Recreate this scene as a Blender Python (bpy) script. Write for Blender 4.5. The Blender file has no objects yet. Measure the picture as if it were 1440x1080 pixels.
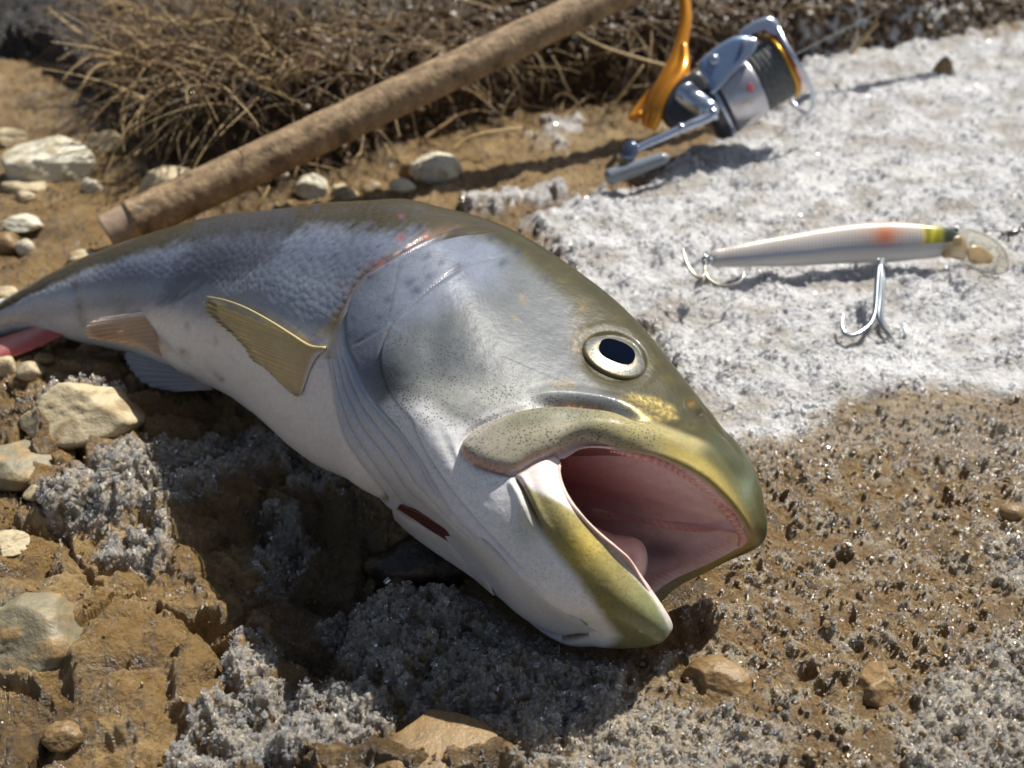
import bpy, bmesh, math, random
import numpy as np
from mathutils import Vector, Matrix
from mathutils.bvhtree import BVHTree

rng = np.random.default_rng(7)
random.seed(7)
sc = bpy.context.scene
C = sc.collection
CM = 0.01

# ------------------------------------------------------------------ camera
PITCH = math.radians(35.0)
CAM_H = 24.0                      # centimetres above the ground
FOC = 1400.0                      # focal length in photograph pixels
cd = bpy.data.cameras.new('camera')
cam = bpy.data.objects.new('camera', cd)
C.objects.link(cam)
cam.location = (0, 0, CAM_H * CM)
cam.rotation_euler = (math.pi / 2 - PITCH, 0, 0)
cd.sensor_width = 36.0
cd.lens = 36.0 * FOC / 1440.0
cd.clip_start = 0.01
cd.clip_end = 400.0
cd.dof.use_dof = True
cd.dof.focus_distance = 0.302
cd.dof.aperture_fstop = 13.0
sc.camera = cam

# ------------------------------------------------------------------ sky and sun
SUN_EL = math.radians(55.0)
SUN_AZ = math.atan2(0.72, 0.69)   # where the sun stands, from +Y towards +X
w = bpy.data.worlds.new('World')
sc.world = w
w.use_nodes = True
nt = w.node_tree
bg = nt.nodes['Background']
sky = nt.nodes.new('ShaderNodeTexSky')
sky.sky_type = 'NISHITA'
sky.sun_disc = False
sky.sun_elevation = SUN_EL
sky.sun_rotation = SUN_AZ
sky.air_density = 0.8
sky.dust_density = 1.0
sky.ozone_density = 0.7
hs_ = nt.nodes.new('ShaderNodeHueSaturation'); hs_.inputs['Saturation'].default_value = .68
nt.links.new(sky.outputs[0], hs_.inputs['Color'])
nt.links.new(hs_.outputs[0], bg.inputs[0])
bg.inputs[1].default_value = 0.062
sd = bpy.data.lights.new('sun', 'SUN')
sun = bpy.data.objects.new('sun', sd)
C.objects.link(sun)
sd.energy = 5.0
sd.angle = math.radians(0.55)
sd.color = (1.0, 0.955, 0.88)
sdir = Vector((math.sin(SUN_AZ) * math.cos(SUN_EL), math.cos(SUN_AZ) * math.cos(SUN_EL), math.sin(SUN_EL)))
sun.rotation_euler = sdir.to_track_quat('Z', 'Y').to_euler()
sun.location = (0.6, 0.6, 1.0)
sc.view_settings.view_transform = 'Standard'
sc.view_settings.look = 'None'
sc.view_settings.exposure = 0.45
sc.view_settings.gamma = 1.0
sc.view_settings.use_curve_mapping = False
try:
    sc.cycles.max_bounces = 8
    sc.cycles.transmission_bounces = 6
    sc.cycles.sample_clamp_indirect = 6.0
    sc.cycles.use_denoising = True
except Exception:
    pass

# ------------------------------------------------------------------ frames (numbers in centimetres)
RT = np.array([1.0, 0, 0])
FW = np.array([0, math.cos(PITCH), -math.sin(PITCH)])
UP = np.array([0, math.sin(PITCH), math.cos(PITCH)])
CP = np.array([0, 0, CAM_H])

def ray(px, py):
    px = np.asarray(px, float); py = np.asarray(py, float)
    return FW + RT * ((px - 720) / FOC)[..., None] + UP * ((540 - py) / FOC)[..., None]

def at_depth(px, py, z):
    return CP + ray(px, py) * np.asarray(z, float)[..., None]

def at_height(px, py, h=0.0):
    r = ray(px, py)
    t = (np.asarray(h, float) - CAM_H) / r[..., 2]
    return CP + r * t[..., None]

def project(P):
    q = P - CP
    z = q @ FW
    return 720 + FOC * (q @ RT) / z, 540 - FOC * (q @ UP) / z, z

def camvec(x, y, z):
    return RT * x + UP * y + FW * z

# ------------------------------------------------------------------ noise
_h = np.random.default_rng(3).integers(0, 2**31, 4096)
def _hash(ix, iy, seed=0):
    return _h[(_h[(_h[(ix + seed * 131) & 4095] + iy) & 4095] + seed) & 4095]

def perlin(x, y, seed=0):
    ix = np.floor(x).astype(np.int64); iy = np.floor(y).astype(np.int64)
    fx = x - ix; fy = y - iy
    u = fx * fx * fx * (fx * (fx * 6 - 15) + 10); v = fy * fy * fy * (fy * (fy * 6 - 15) + 10)
    def g(a, b, dx, dy):
        an = (_hash(a, b, seed) % 1024) * (2 * math.pi / 1024)
        return np.cos(an) * dx + np.sin(an) * dy
    n00 = g(ix, iy, fx, fy); n10 = g(ix + 1, iy, fx - 1, fy)
    n01 = g(ix, iy + 1, fx, fy - 1); n11 = g(ix + 1, iy + 1, fx - 1, fy - 1)
    return 1.5 * ((n00 * (1 - u) + n10 * u) * (1 - v) + (n01 * (1 - u) + n11 * u) * v)

def fbm(x, y, o=4, seed=0, gain=.5, ridged=False):
    s = 0; a = 1.0; t = 0
    for k in range(o):
        n = perlin(x * 2 ** k + 17.3 * k, y * 2 ** k - 9.1 * k, seed + k)
        if ridged: n = 1 - 2 * np.abs(n)
        s = s + a * n; t += a; a *= gain
    return s / t

def worley(x, y, seed=0, jitter=1.0):
    ix = np.floor(x).astype(np.int64); iy = np.floor(y).astype(np.int64)
    f1 = np.full(x.shape, 9.0); f2 = f1.copy(); cid = np.zeros(x.shape, np.int64)
    for dx in (-1, 0, 1):
        for dy in (-1, 0, 1):
            hx = _hash(ix + dx, iy + dy, seed); hy = _hash(ix + dx, iy + dy, seed + 5)
            px = ix + dx + .5 + jitter * ((hx % 1000) / 1000 - .5)
            py = iy + dy + .5 + jitter * ((hy % 1000) / 1000 - .5)
            d = np.hypot(px - x, py - y)
            n = d < f1
            f2 = np.where(n, f1, np.minimum(f2, d)); cid = np.where(n, hx, cid); f1 = np.where(n, d, f1)
    return f1, f2, (cid % 997) / 997.0

def sstep(a, b, x):
    t = np.clip((x - a) / (b - a), 0, 1)
    return t * t * (3 - 2 * t)

def lin(r, g, b):
    f = lambda c: (c / 255 / 12.92) if c <= 10.3 else ((c / 255 + .055) / 1.055) ** 2.4
    return np.array([f(r), f(g), f(b)])

# distance helpers on the outline drawings (units: photograph pixels)
def pl_dist(X, Y, pts, closed=False):
    """unsigned distance to a polyline, signed side of the nearest segment, 0..1 position along it"""
    pts = np.asarray(pts, float)
    if closed: pts = np.vstack([pts, pts[:1]])
    best = np.full(X.shape, 1e9); side = np.zeros(X.shape); par = np.zeros(X.shape)
    L = np.r_[0, np.cumsum(np.hypot(*np.diff(pts, axis=0).T))]
    for i in range(len(pts) - 1):
        a = pts[i]; d = pts[i + 1] - a; l2 = max(d @ d, 1e-9)
        t = np.clip(((X - a[0]) * d[0] + (Y - a[1]) * d[1]) / l2, 0, 1)
        dx = X - a[0] - t * d[0]; dy = Y - a[1] - t * d[1]
        dd = dx * dx + dy * dy
        n = dd < best
        best = np.where(n, dd, best)
        side = np.where(n, np.sign(d[0] * dy - d[1] * dx), side)
        par = np.where(n, (L[i] + t * math.sqrt(l2)) / L[-1], par)
    return np.sqrt(best), side, par

def inside(X, Y, pts):
    pts = np.asarray(pts, float); r = np.zeros(X.shape, bool); n = len(pts)
    for i in range(n):
        x1, y1 = pts[i]; x2, y2 = pts[(i + 1) % n]
        if y1 == y2: continue
        c = ((y1 > Y) != (y2 > Y)) & (X < (x2 - x1) * (Y - y1) / (y2 - y1) + x1)
        r ^= c
    return r

def poly_sd(X, Y, pts):
    d = pl_dist(X, Y, pts, True)[0]
    return np.where(inside(X, Y, pts), d, -d)

def poly_mask(X, Y, pts, feather):
    return sstep(-feather, feather, poly_sd(X, Y, pts))

def smooth_pl(pts, n=8, closed=False):
    """Catmull-Rom through the points"""
    P = np.asarray(pts, float)
    if closed: Q = np.vstack([P[-1:], P, P[:2]])
    else: Q = np.vstack([2 * P[0] - P[1], P, 2 * P[-1] - P[-2]])
    out = []
    for i in range(1, len(Q) - 2):
        for k in range(n):
            t = k / n
            out.append(.5 * ((2 * Q[i]) + (Q[i + 1] - Q[i - 1]) * t + (2 * Q[i - 1] - 5 * Q[i] + 4 * Q[i + 1] - Q[i + 2]) * t * t
                             + (3 * Q[i] - Q[i - 1] - 3 * Q[i + 1] + Q[i + 2]) * t ** 3))
    if not closed: out.append(P[-1])
    return np.array(out)

def spline_eval(x, Y, xq, periodic=None):
    """C2 cubic spline; Y has shape (n, ...)"""
    x = np.asarray(x, float); Y = np.asarray(Y, float)
    if periodic:
        k = 4
        x = np.r_[x[-k:] - periodic, x, x[:k] + periodic]; Y = np.concatenate([Y[-k:], Y, Y[:k]], 0)
    n = len(x); h = np.diff(x); sh = Y.shape[1:]; Yf = Y.reshape(n, -1)
    A = np.zeros((n, n)); B = np.zeros_like(Yf)
    A[0, 0] = A[-1, -1] = 1
    for i in range(1, n - 1):
        A[i, i - 1] = h[i - 1]; A[i, i] = 2 * (h[i - 1] + h[i]); A[i, i + 1] = h[i]
        B[i] = 6 * ((Yf[i + 1] - Yf[i]) / h[i] - (Yf[i] - Yf[i - 1]) / h[i - 1])
    M = np.linalg.solve(A, B)
    i = np.clip(np.searchsorted(x, xq) - 1, 0, n - 2)
    hh = h[i][:, None]; a = (x[i + 1] - xq)[:, None] / hh; b = (xq - x[i])[:, None] / hh
    r = a * Yf[i] + b * Yf[i + 1] + ((a ** 3 - a) * M[i] + (b ** 3 - b) * M[i + 1]) * hh ** 2 / 6
    return r.reshape((len(xq),) + sh)

# ------------------------------------------------------------------ mesh helpers
def mesh_np(name, V, F, colors=None, smooth=True, attrs=None):
    """V in centimetres"""
    V = np.asarray(V, np.float32) * CM; F = np.asarray(F, np.int32)
    m = bpy.data.meshes.new(name)
    k = F.shape[1]
    m.vertices.add(len(V)); m.vertices.foreach_set('co', V.ravel())
    m.loops.add(F.size); m.loops.foreach_set('vertex_index', F.ravel())
    m.polygons.add(len(F)); m.polygons.foreach_set('loop_start', np.arange(0, F.size, k, dtype=np.int32))
    m.polygons.foreach_set('use_smooth', np.full(len(F), smooth))
    m.update(calc_edges=True)
    if colors is not None:
        c = np.ones((len(V), 4), np.float32); c[:, :3] = colors
        a = m.color_attributes.new('Col', 'FLOAT_COLOR', 'POINT'); a.data.foreach_set('color', c.ravel())
    for n_, v in (attrs or {}).items():
        a = m.attributes.new(n_, 'FLOAT', 'POINT'); a.data.foreach_set('value', np.asarray(v, np.float32).ravel())
    return m

def grid_faces(nr, nc, wrap=False, off=0):
    i = np.arange(nr - 1)[:, None]; j = np.arange(nc if wrap else nc - 1)[None, :]
    j2 = (j + 1) % nc
    f = np.stack([i * nc + j + 0 * j2, i * nc + j2, (i + 1) * nc + j2, (i + 1) * nc + j], -1).reshape(-1, 4)
    return f + off

def obj(name, mesh, mat=None, parent=None, kind=None):
    o = bpy.data.objects.new(name, mesh)
    C.objects.link(o)
    if mat is not None: o.data.materials.append(mat)
    if parent is not None:
        o.parent = parent
        if parent.type == 'EMPTY': o.location = (-parent.location[0], -parent.location[1], -parent.location[2])
    if kind: o['kind'] = kind
    return o

def tag(o, label, cat, group=None):
    o['label'] = label; o['category'] = cat
    if group: o['group'] = group
    return o

def thing(name, label, cat, loc=(0, 0, 0), group=None):
    o = bpy.data.objects.new(name, None); C.objects.link(o)
    o.empty_display_size = .01
    o.location = Vector(loc) * CM
    return tag(o, label, cat, group)

def tube_arrays(pts, rad, n=10, cap=True):
    pts = np.asarray(pts, float); m = len(pts)
    rad = np.broadcast_to(np.asarray(rad, float), (m,))
    T = np.gradient(pts, axis=0); T /= np.linalg.norm(T, axis=1)[:, None] + 1e-9
    ref = np.array([0.13, .21, .97]); a = np.cross(T[0], ref); a /= np.linalg.norm(a)
    V = []
    for i in range(m):
        a = a - T[i] * (a @ T[i]); a /= np.linalg.norm(a) + 1e-9
        b = np.cross(T[i], a)
        an = np.arange(n) * 2 * math.pi / n
        V.append(pts[i] + rad[i] * (np.cos(an)[:, None] * a + np.sin(an)[:, None] * b))
    V = np.vstack(V); F = grid_faces(m, n, True)
    if cap:
        V = np.vstack([V, pts[0], pts[-1]]); c0 = m * n
        e = []
        for k in range(n):
            e.append((c0, (k + 1) % n, k, k)); e.append((c0 + 1, (m - 1) * n + k, (m - 1) * n + (k + 1) % n, (m - 1) * n + (k + 1) % n))
        return V, F, np.array(e)
    return V, F, None

def tube(name, pts, rad, n=10, colors=None):
    V, F, e = tube_arrays(pts, rad, n)
    m = bpy.data.meshes.new(name)
    faces = [tuple(f) for f in F] + [tuple(t[:3]) for t in e]
    m.from_pydata([tuple(v) for v in V * CM], [], faces)
    m.polygons.foreach_set('use_smooth', [True] * len(m.polygons)); m.update()
    if colors is not None:
        c = np.ones((len(V), 4), np.float32); c[:, :3] = colors
        a = m.color_attributes.new('Col', 'FLOAT_COLOR', 'POINT'); a.data.foreach_set('color', c.ravel())
    return m

def revolve(name, axis_o, axis_d, prof, n=48):
    """profile = [(distance along the axis, radius), ...] in centimetres"""
    d = np.asarray(axis_d, float); d = d / np.linalg.norm(d)
    a = np.cross(d, [0.2, .1, .97]); a /= np.linalg.norm(a); b = np.cross(d, a)
    an = np.arange(n) * 2 * math.pi / n
    V = [np.asarray(axis_o) + d * s + r * (np.cos(an)[:, None] * a + np.sin(an)[:, None] * b) for s, r in prof]
    return mesh_np(name, np.vstack(V), grid_faces(len(prof), n, True))

# ------------------------------------------------------------------ materials
def new_mat(name):
    m = bpy.data.materials.new(name); m.use_nodes = True
    nt = m.node_tree; b = nt.nodes['Principled BSDF']
    return m, nt, b

def N(nt, typ, **kw):
    n = nt.nodes.new(typ)
    for k, v in kw.items():
        if k.startswith('i_'):
            key = k[2:]
            key = int(key) if key.isdigit() else key.replace('_', ' ')
            n.inputs[key].default_value = v
        else: setattr(n, k, v)
    return n

def plain(name, col, rough=.5, metal=0., coat=0., noise=0., nscale=200., bump=0., bscale=600., trans=0., ior=1.45, sss=0., attr=False, alpha=1.):
    m, nt, b = new_mat(name)
    L = nt.links.new
    b.inputs['Roughness'].default_value = rough; b.inputs['Metallic'].default_value = metal
    b.inputs['Coat Weight'].default_value = coat; b.inputs['Coat Roughness'].default_value = .08
    b.inputs['Transmission Weight'].default_value = trans; b.inputs['IOR'].default_value = ior
    b.inputs['Alpha'].default_value = alpha
    if sss: b.inputs['Subsurface Weight'].default_value = sss; b.inputs['Subsurface Scale'].default_value = .003
    tc = N(nt, 'ShaderNodeTexCoord')
    src = None
    if attr: src = N(nt, 'ShaderNodeVertexColor', layer_name='Col').outputs[0]
    if noise:
        nz = N(nt, 'ShaderNodeTexNoise', i_Scale=nscale, i_Detail=5.); L(tc.outputs['Object'], nz.inputs['Vector'])
        mr = N(nt, 'ShaderNodeMapRange', i_1=.3, i_2=.7, i_3=1 - noise, i_4=1 + noise); L(nz.outputs[0], mr.inputs[0])
        mx = N(nt, 'ShaderNodeMix', data_type='RGBA', blend_type='MULTIPLY'); mx.inputs[0].default_value = 1
        if src: L(src, mx.inputs[6])
        else: mx.inputs[6].default_value = (*col, 1)
        L(mr.outputs[0], mx.inputs[7]); src = mx.outputs[2]
    if src: L(src, b.inputs['Base Color'])
    else: b.inputs['Base Color'].default_value = (*col, 1)
    if bump:
        n2 = N(nt, 'ShaderNodeTexNoise', i_Scale=bscale, i_Detail=6., i_Roughness=.6); L(tc.outputs['Object'], n2.inputs['Vector'])
        bp = N(nt, 'ShaderNodeBump', i_Strength=bump, i_Distance=.001); L(n2.outputs[0], bp.inputs['Height']); L(bp.outputs[0], b.inputs['Normal'])
    return m
# ================================================================== THE FISH
# head frame: Ldir towards the flank that faces up, Fdir towards the snout, Udir towards the back
Ldir = camvec(-.11, .50, -.86); Ldir /= np.linalg.norm(Ldir)
Fdir = camvec(.86, -.48, -.389); Fdir -= Ldir * (Fdir @ Ldir); Fdir /= np.linalg.norm(Fdir)
Udir = np.cross(Ldir, Fdir)
ORG = at_height(565, 485, 5.7)

def H(px, py, l):
    """the point on the picture ray that lies l cm to the flank side of the head's mid plane"""
    r = ray(px, py)
    t = (np.asarray(l, float) - (CP - ORG) @ Ldir) / (r @ Ldir)
    return CP + r * t[..., None]

K = 11
phi = np.linspace(0, math.pi, K)
def mirror(P, c):
    d = (P - c) @ Ldir
    return P - 2 * d[..., None] * Ldir

def body_ring(D, V, w, hc, pw=1.0):
    D = np.array(D, float); V = np.array(V, float)
    c = at_height(*((D + V) / 2), hc)
    z = (c - CP) @ FW
    nimg = (D - V) / np.linalg.norm(D - V)
    half = np.linalg.norm(D - V) / 2 * z / FOC
    Limg = np.array([Ldir @ RT, -(Ldir @ UP)])
    ln = Limg @ nimg
    # the dorsal direction: in the mid plane, seen along nimg
    a3 = RT * nimg[0] - UP * nimg[1]
    A = a3 - Ldir * (a3 @ Ldir); A /= np.linalg.norm(A)
    an = (A @ RT) * nimg[0] - (A @ UP) * nimg[1]
    a = math.sqrt(max(half ** 2 - (w * ln) ** 2, .01)) / an
    P = c + np.cos(phi)[:, None] * A * a + (np.sin(phi) ** pw)[:, None] * Ldir * w
    return P, c

st = [  # dorsal outline, ventral outline, half width, height of the centre
    ((-150, 500), (-150, 530), .55, .9), ((-60, 462), (-60, 494), .8, 1.0), ((0, 432), (0, 474), .95, 1.2), ((60, 397), (60, 470), 1.35, 1.6), ((120, 366), (116, 482), 1.9, 2.1),
    ((178, 342), (205, 502), 2.5, 2.7), ((240, 321), (275, 532), 3.0, 3.2), ((305, 304), (330, 556), 3.4, 3.6),
    ((375, 292), (400, 606), 3.8, 4.2), ((450, 282), (460, 650), 4.1, 4.7), ((522, 278), (508, 671), 4.15, 5.2), ((592, 280), (540, 690), 4.1, 5.7)]
rings = []; cents = []
for D, V, w_, hc in st:
    P, c = body_ring(D, V, w_, hc); rings.append(P); cents.append(c)
head = [
    # b
    [(706, 340, 0), (716, 322, 1.8), (688, 366, 3.1), (665, 410, 3.9), (640, 465, 4.35), (610, 520, 4.45), (590, 575, 4.2), (585, 625, 3.6), (592, 682, 2.7), (609, 716, 1.5), (622, 738, 0)],
    # c
    [(812, 412, 0), (829, 394, 1.7), (792, 440, 2.8), (758, 484, 3.5), (722, 528, 4.05), (682, 565, 4.25), (652, 610, 4.1), (645, 662, 3.7), (660, 725, 2.9), (690, 792, 1.8), (712, 838, 0)],
    # d
    [(897, 488, 0), (912, 470, 1.55), (882, 512, 2.55), (848, 550, 3.25), (802, 578, 3.75), (738, 600, 4.05), (702, 636, 3.95), (700, 690, 3.6), (724, 758, 3.0), (765, 836, 1.95), (780, 875, 0)],
    # e
    [(1002, 604, 0), (1003, 584, 1.3), (968, 598, 2.3), (917, 598, 3.1), (853, 592, 3.6), (778, 613, 3.9), (742, 652, 3.85), (750, 708, 3.65), (786, 776, 3.05), (840, 856, 1.9), (868, 893, 0)],
    # f
    [(1075, 710, 0), (1060, 664, 1.0), (1013, 642, 2.15), (951, 620, 3.0), (879, 608, 3.55), (798, 608, 3.8), (764, 660, 3.8), (786, 713, 3.65), (832, 776, 3.0), (892, 848, 1.8), (928, 901, 0)],
    # g: the rim of the mouth
    [(1060, 750, 0), (1040, 714, 1.45), (999, 670, 2.45), (945, 641, 3.0), (880, 626, 3.35), (800, 621, 3.6), (778, 656, 3.6), (800, 710, 3.35), (849, 763, 2.65), (905, 822, 1.55), (945, 886, 0)],
]
for row in head:
    r_ = np.array(row, float); rings.append(H(r_[:, 0], r_[:, 1], r_[:, 2])); cents.append(ORG)
rings = np.array(rings); cents = np.array(cents)
NR0 = len(rings)
# far flank = mirror image; closed control rings of 2K-2 points
far = np.stack([mirror(rings[i], cents[i]) for i in range(NR0)])
# the slack upper jaw hangs a little wider on the side that lies on the ground
for ri, js, pts in ((-1, (1, 2, 3, 4, 5), [(1054, 769, -1.3), (1012, 789, -2.3), (968, 806, -3.0), (916, 829, -3.4), (862, 845, -3.6)]),
                    (-2, (1, 2, 3, 4, 5), [(1070, 752, -.9), (1024, 788, -2.2), (978, 812, -3.15), (924, 838, -3.7), (862, 858, -3.95)]),
                    (-3, (2, 3, 4, 5), [(1000, 745, -2.3), (945, 775, -3.2), (885, 800, -3.7), (820, 815, -4.0)])):
    for j_, p_ in zip(js, pts): far[ri, j_] = H(np.array(float(p_[0])), np.array(float(p_[1])), np.array(p_[2]))
ctl = np.concatenate([rings, far[:, -2:0:-1]], 1)                       # (rings, 20, 3)
d = np.linalg.norm(np.diff(rings, axis=0), axis=2).mean(1)
sk = np.r_[0, np.cumsum(np.sqrt(d))]
NS = 740
# sample density: more rings towards the head
cum = np.r_[0, np.cumsum(d)]
tq = np.concatenate([np.linspace(0, 9, 230, endpoint=False), np.linspace(9, NR0 - 1, NS - 230)])
sq = np.interp(tq, np.arange(NR0), sk)
A1 = spline_eval(sk, ctl, sq)                                           # (NS, 20, 3)
nT_near, nT_far = 480, 140
th_near = np.linspace(0, K - 1, nT_near, endpoint=False); th_far = np.linspace(K - 1, 2 * K - 2, nT_far, endpoint=False)
thq = np.r_[th_near, th_far]; NT = len(thq)
S = spline_eval(np.arange(2 * K - 2), A1.transpose(1, 0, 2), thq, periodic=2 * K - 2).transpose(1, 0, 2)   # (NS, NT, 3)

def normals(S, wrap=True):
    ds = np.gradient(S, axis=0)
    if wrap: dt = (np.roll(S, -1, 1) - np.roll(S, 1, 1))
    else: dt = np.gradient(S, axis=1)
    n = np.cross(dt, ds); n /= np.linalg.norm(n, axis=2)[..., None] + 1e-12
    return n
nrm = normals(S)
if ((S - S.mean(1, keepdims=True)) * nrm)[100:400].sum() < 0: nrm = -nrm
PX, PY, PZ = project(S)
near = (thq <= K - 1)[None, :] & np.ones((NS, 1), bool)
# the drawing coordinates of the far flank are those of its mirror point
jm = np.array([np.argmin(np.abs(thq[:nT_near] - (2 * K - 2 - t))) if t > K - 1 else i for i, t in enumerate(thq)])
QX = PX[:, jm]; QY = PY[:, jm]

# ---- outlines drawn from the photograph
OPERC = smooth_pl([(720, 322), (670, 329), (634, 337), (595, 349), (562, 364), (540, 376), (518, 391), (501, 414), (491, 441), (489, 469), (491, 490), (500, 508), (511, 535), (523, 555), (536, 573), (557, 596), (573, 616), (596, 649), (618, 686), (646, 727), (682, 760), (718, 796), (748, 826), (776, 849), (798, 864), (824, 879)], 4)
MEMBR = smooth_pl([(700, 315), (650, 318), (600, 335), (559, 357), (523, 378), (500, 400), (483, 430), (470, 458), (462, 491), (465, 522), (470, 560), (480, 605), (495, 634), (515, 661), (534, 684), (557, 711), (579, 724), (607, 738), (626, 750), (645, 770), (670, 800)], 4)
PREOP = smooth_pl([(735, 357), (712, 361), (676, 370), (643, 384), (607, 408), (579, 433), (557, 452), (546, 475), (540, 502), (547, 536), (559, 561), (572, 578), (584, 592), (592, 612), (610, 645), (636, 682), (664, 716), (694, 750), (730, 790), (770, 826)], 4)
MAXIL = smooth_pl([(650, 626), (665, 607), (695, 591), (732, 578), (770, 572), (812, 574), (850, 578), (884, 587), (920, 598), (950, 606), (930, 640), (880, 640), (840, 628), (810, 626), (782, 634), (751, 648), (723, 664), (695, 663), (668, 653), (654, 642)], 4, True)
GROOV = smooth_pl([(735, 571), (765, 567), (800, 566), (835, 570), (865, 577), (895, 590), (920, 598)], 4)
JAWGR = smooth_pl([(722, 668), (733, 684), (745, 708), (756, 730), (765, 745), (772, 760)], 4)
JAWSLIT = smooth_pl([(680, 753), (695, 768), (708, 782), (716, 792)], 4)
JAWSLIT2 = smooth_pl([(776, 848), (790, 858), (806, 868), (824, 879)], 4)
SUB1 = smooth_pl([(567, 362), (559, 397), (552, 430), (546, 455)], 4)
SUB2 = smooth_pl([(500, 490), (520, 476), (540, 462), (548, 452)], 4)

disp = np.zeros((NS, NT))
lim = (QX > 420)
X_ = QX[lim]; Y_ = QY[lim]; dd_ = np.zeros(X_.shape)
def edge_step(pl, amp, width, sgn=1, groove=0., gw=3., fade=None, back=25.):
    """skin in front of the line stands amp cm proud, easing back over `back` px; a groove right on the line"""
    global dd_
    d0, sd0, par = pl_dist(X_, Y_, pl)
    s = d0 * sd0 * sgn
    f = np.ones_like(par) if fade is None else sstep(0, fade[0], par) * (1 - sstep(1 - fade[1], 1, par))
    dd_ = dd_ + f * amp * sstep(-width * .2, width, s) * np.exp(-np.clip(s, 0, None) / back)
    dd_ = dd_ - f * groove * np.exp(-(d0 / gw) ** 2)
    return d0, s, par
fa = (.12, .06)
dO, sO, pO = edge_step(OPERC, .16, 4, -1, .09, 3.0, fa, 60)
dM, sM, pM = edge_step(MEMBR, .09, 4, -1, .07, 3.2, fa, 45)
dP, sP, pP = edge_step(PREOP, .10, 4, -1, .05, 2.5, (.15, .1), 45)
edge_step(SUB1, .0, 3, 1, .012, 2.2, (.2, .1), 20); edge_step(SUB2, .015, 3, 1, .02, 1.8, (.2, .1), 15)
# folds of the gill membrane between the two edges
u_ = dM / (dM + dO + 1e-6)
btw = (sM > 0) & (sO < 0)
zone = btw * sstep(470, 520, Y_) * sstep(2, 9, np.minimum(dM, dO)) * (1 - sstep(730, 770, Y_))
fold = np.abs(np.sin(u_ * math.pi * 4.5 + .3 * np.sin(Y_ / 26) + .9 * fbm(X_ / 40, Y_ / 60, 2, 17)))
dd_ = dd_ + zone * (.08 * (fold ** .6 - .5))
foldline = zone * np.exp(-(fold / .16) ** 2)
# upper jaw bone
sd_m = poly_sd(X_, Y_, MAXIL)
mx_w = np.clip(1 - np.exp(-np.clip(sd_m, 0, None) / 7.0), 0, 1) * (1 - sstep(850, 945, X_))
dd_ = dd_ + .30 * mx_w
dd_ = dd_ - .10 * np.exp(-(np.clip(-sd_m, 0, 40) / 5) ** 2) * (sd_m < 0) * (1 - sstep(850, 930, X_))
dG, sG, pG = pl_dist(X_, Y_, GROOV)
fG = sstep(0, .2, pG) * (1 - sstep(.75, 1, pG))
dd_ = dd_ - .16 * fG * np.exp(-(dG / 6) ** 2) + .07 * fG * np.exp(-((dG - 13) / 7) ** 2) * (sG < 0)
dJ, sJ, pJ = pl_dist(X_, Y_, JAWGR)
fJ = sstep(0, .1, pJ) * (1 - sstep(.7, 1, pJ))
dd_ = dd_ - .09 * fJ * np.exp(-(dJ / 3.5) ** 2) + .05 * fJ * np.exp(-((dJ - 9) / 5) ** 2)
for sl in (JAWSLIT, JAWSLIT2):
    dS, _, pS = pl_dist(X_, Y_, sl)
    dd_ = dd_ - .12 * np.sin(math.pi * np.clip(pS, 0.02, .98)) * np.exp(-(dS / 2.6) ** 2)
# orbit: a shallow socket with a raised rim
ex, ey = 864, 502
ca, sa = math.cos(math.radians(16)), math.sin(math.radians(16))
eu = ((X_ - ex) * ca + (Y_ - ey) * sa) / 48; ev = (-(X_ - ex) * sa + (Y_ - ey) * ca) / 36
er = np.hypot(eu, ev)
dd_ = dd_ - .06 * (1 - sstep(.85, 1.02, er)) + .015 * np.exp(-((er - 1.22) / .16) ** 2)
# nostrils
for nx, ny, rr, am in ((971, 568, 5, .03), (984, 583, 6, .08)):
    q = np.hypot(X_ - nx, Y_ - ny) / rr
    dd_ = dd_ - am * np.exp(-q ** 2) + .015 * np.exp(-((q - 1.5) / .5) ** 2)
# cheek swelling, skin folds under the jaw, small unevenness
dd_ = dd_ + .10 * np.exp(-(((X_ - 565) / 28) ** 2 + ((Y_ - 505) / 34) ** 2))
dd_ = dd_ - .07 * np.exp(-(((X_ - 612) / 22) ** 2 + ((Y_ - 500) / 60) ** 2))
for a_, b_ in (((640, 655), (800, 868)), ((612, 590), (700, 720)), ((690, 720), (840, 868))):
    q, _, p_ = pl_dist(X_, Y_, smooth_pl([a_, ((a_[0] + b_[0]) / 2 - 6, (a_[1] + b_[1]) / 2 + 6), b_], 5))
    dd_ = dd_ - .035 * np.sin(math.pi * np.clip(p_, 0, 1)) * np.exp(-(q / 6) ** 2)
# wrinkles of the snout skin
for pts in ([(985, 560), (1000, 592), (1022, 616), (1040, 640)], [(1000, 575), (1020, 604), (1046, 650)]):
    q, _, p_ = pl_dist(X_, Y_, smooth_pl(pts, 5)); dd_ = dd_ - .05 * np.sin(math.pi * np.clip(p_, 0, 1)) * np.exp(-(q / 3.2) ** 2)
# pectoral pit
dd_ = dd_ - .18 * np.exp(-(((X_ - 444) / 13) ** 2 + ((Y_ - 474) / 12) ** 2))
dd_ = dd_ + .009 * fbm(X_ / 30, Y_ / 30, 4, 11)
disp[lim] = dd_ * sstep(420, 452, X_)
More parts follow.
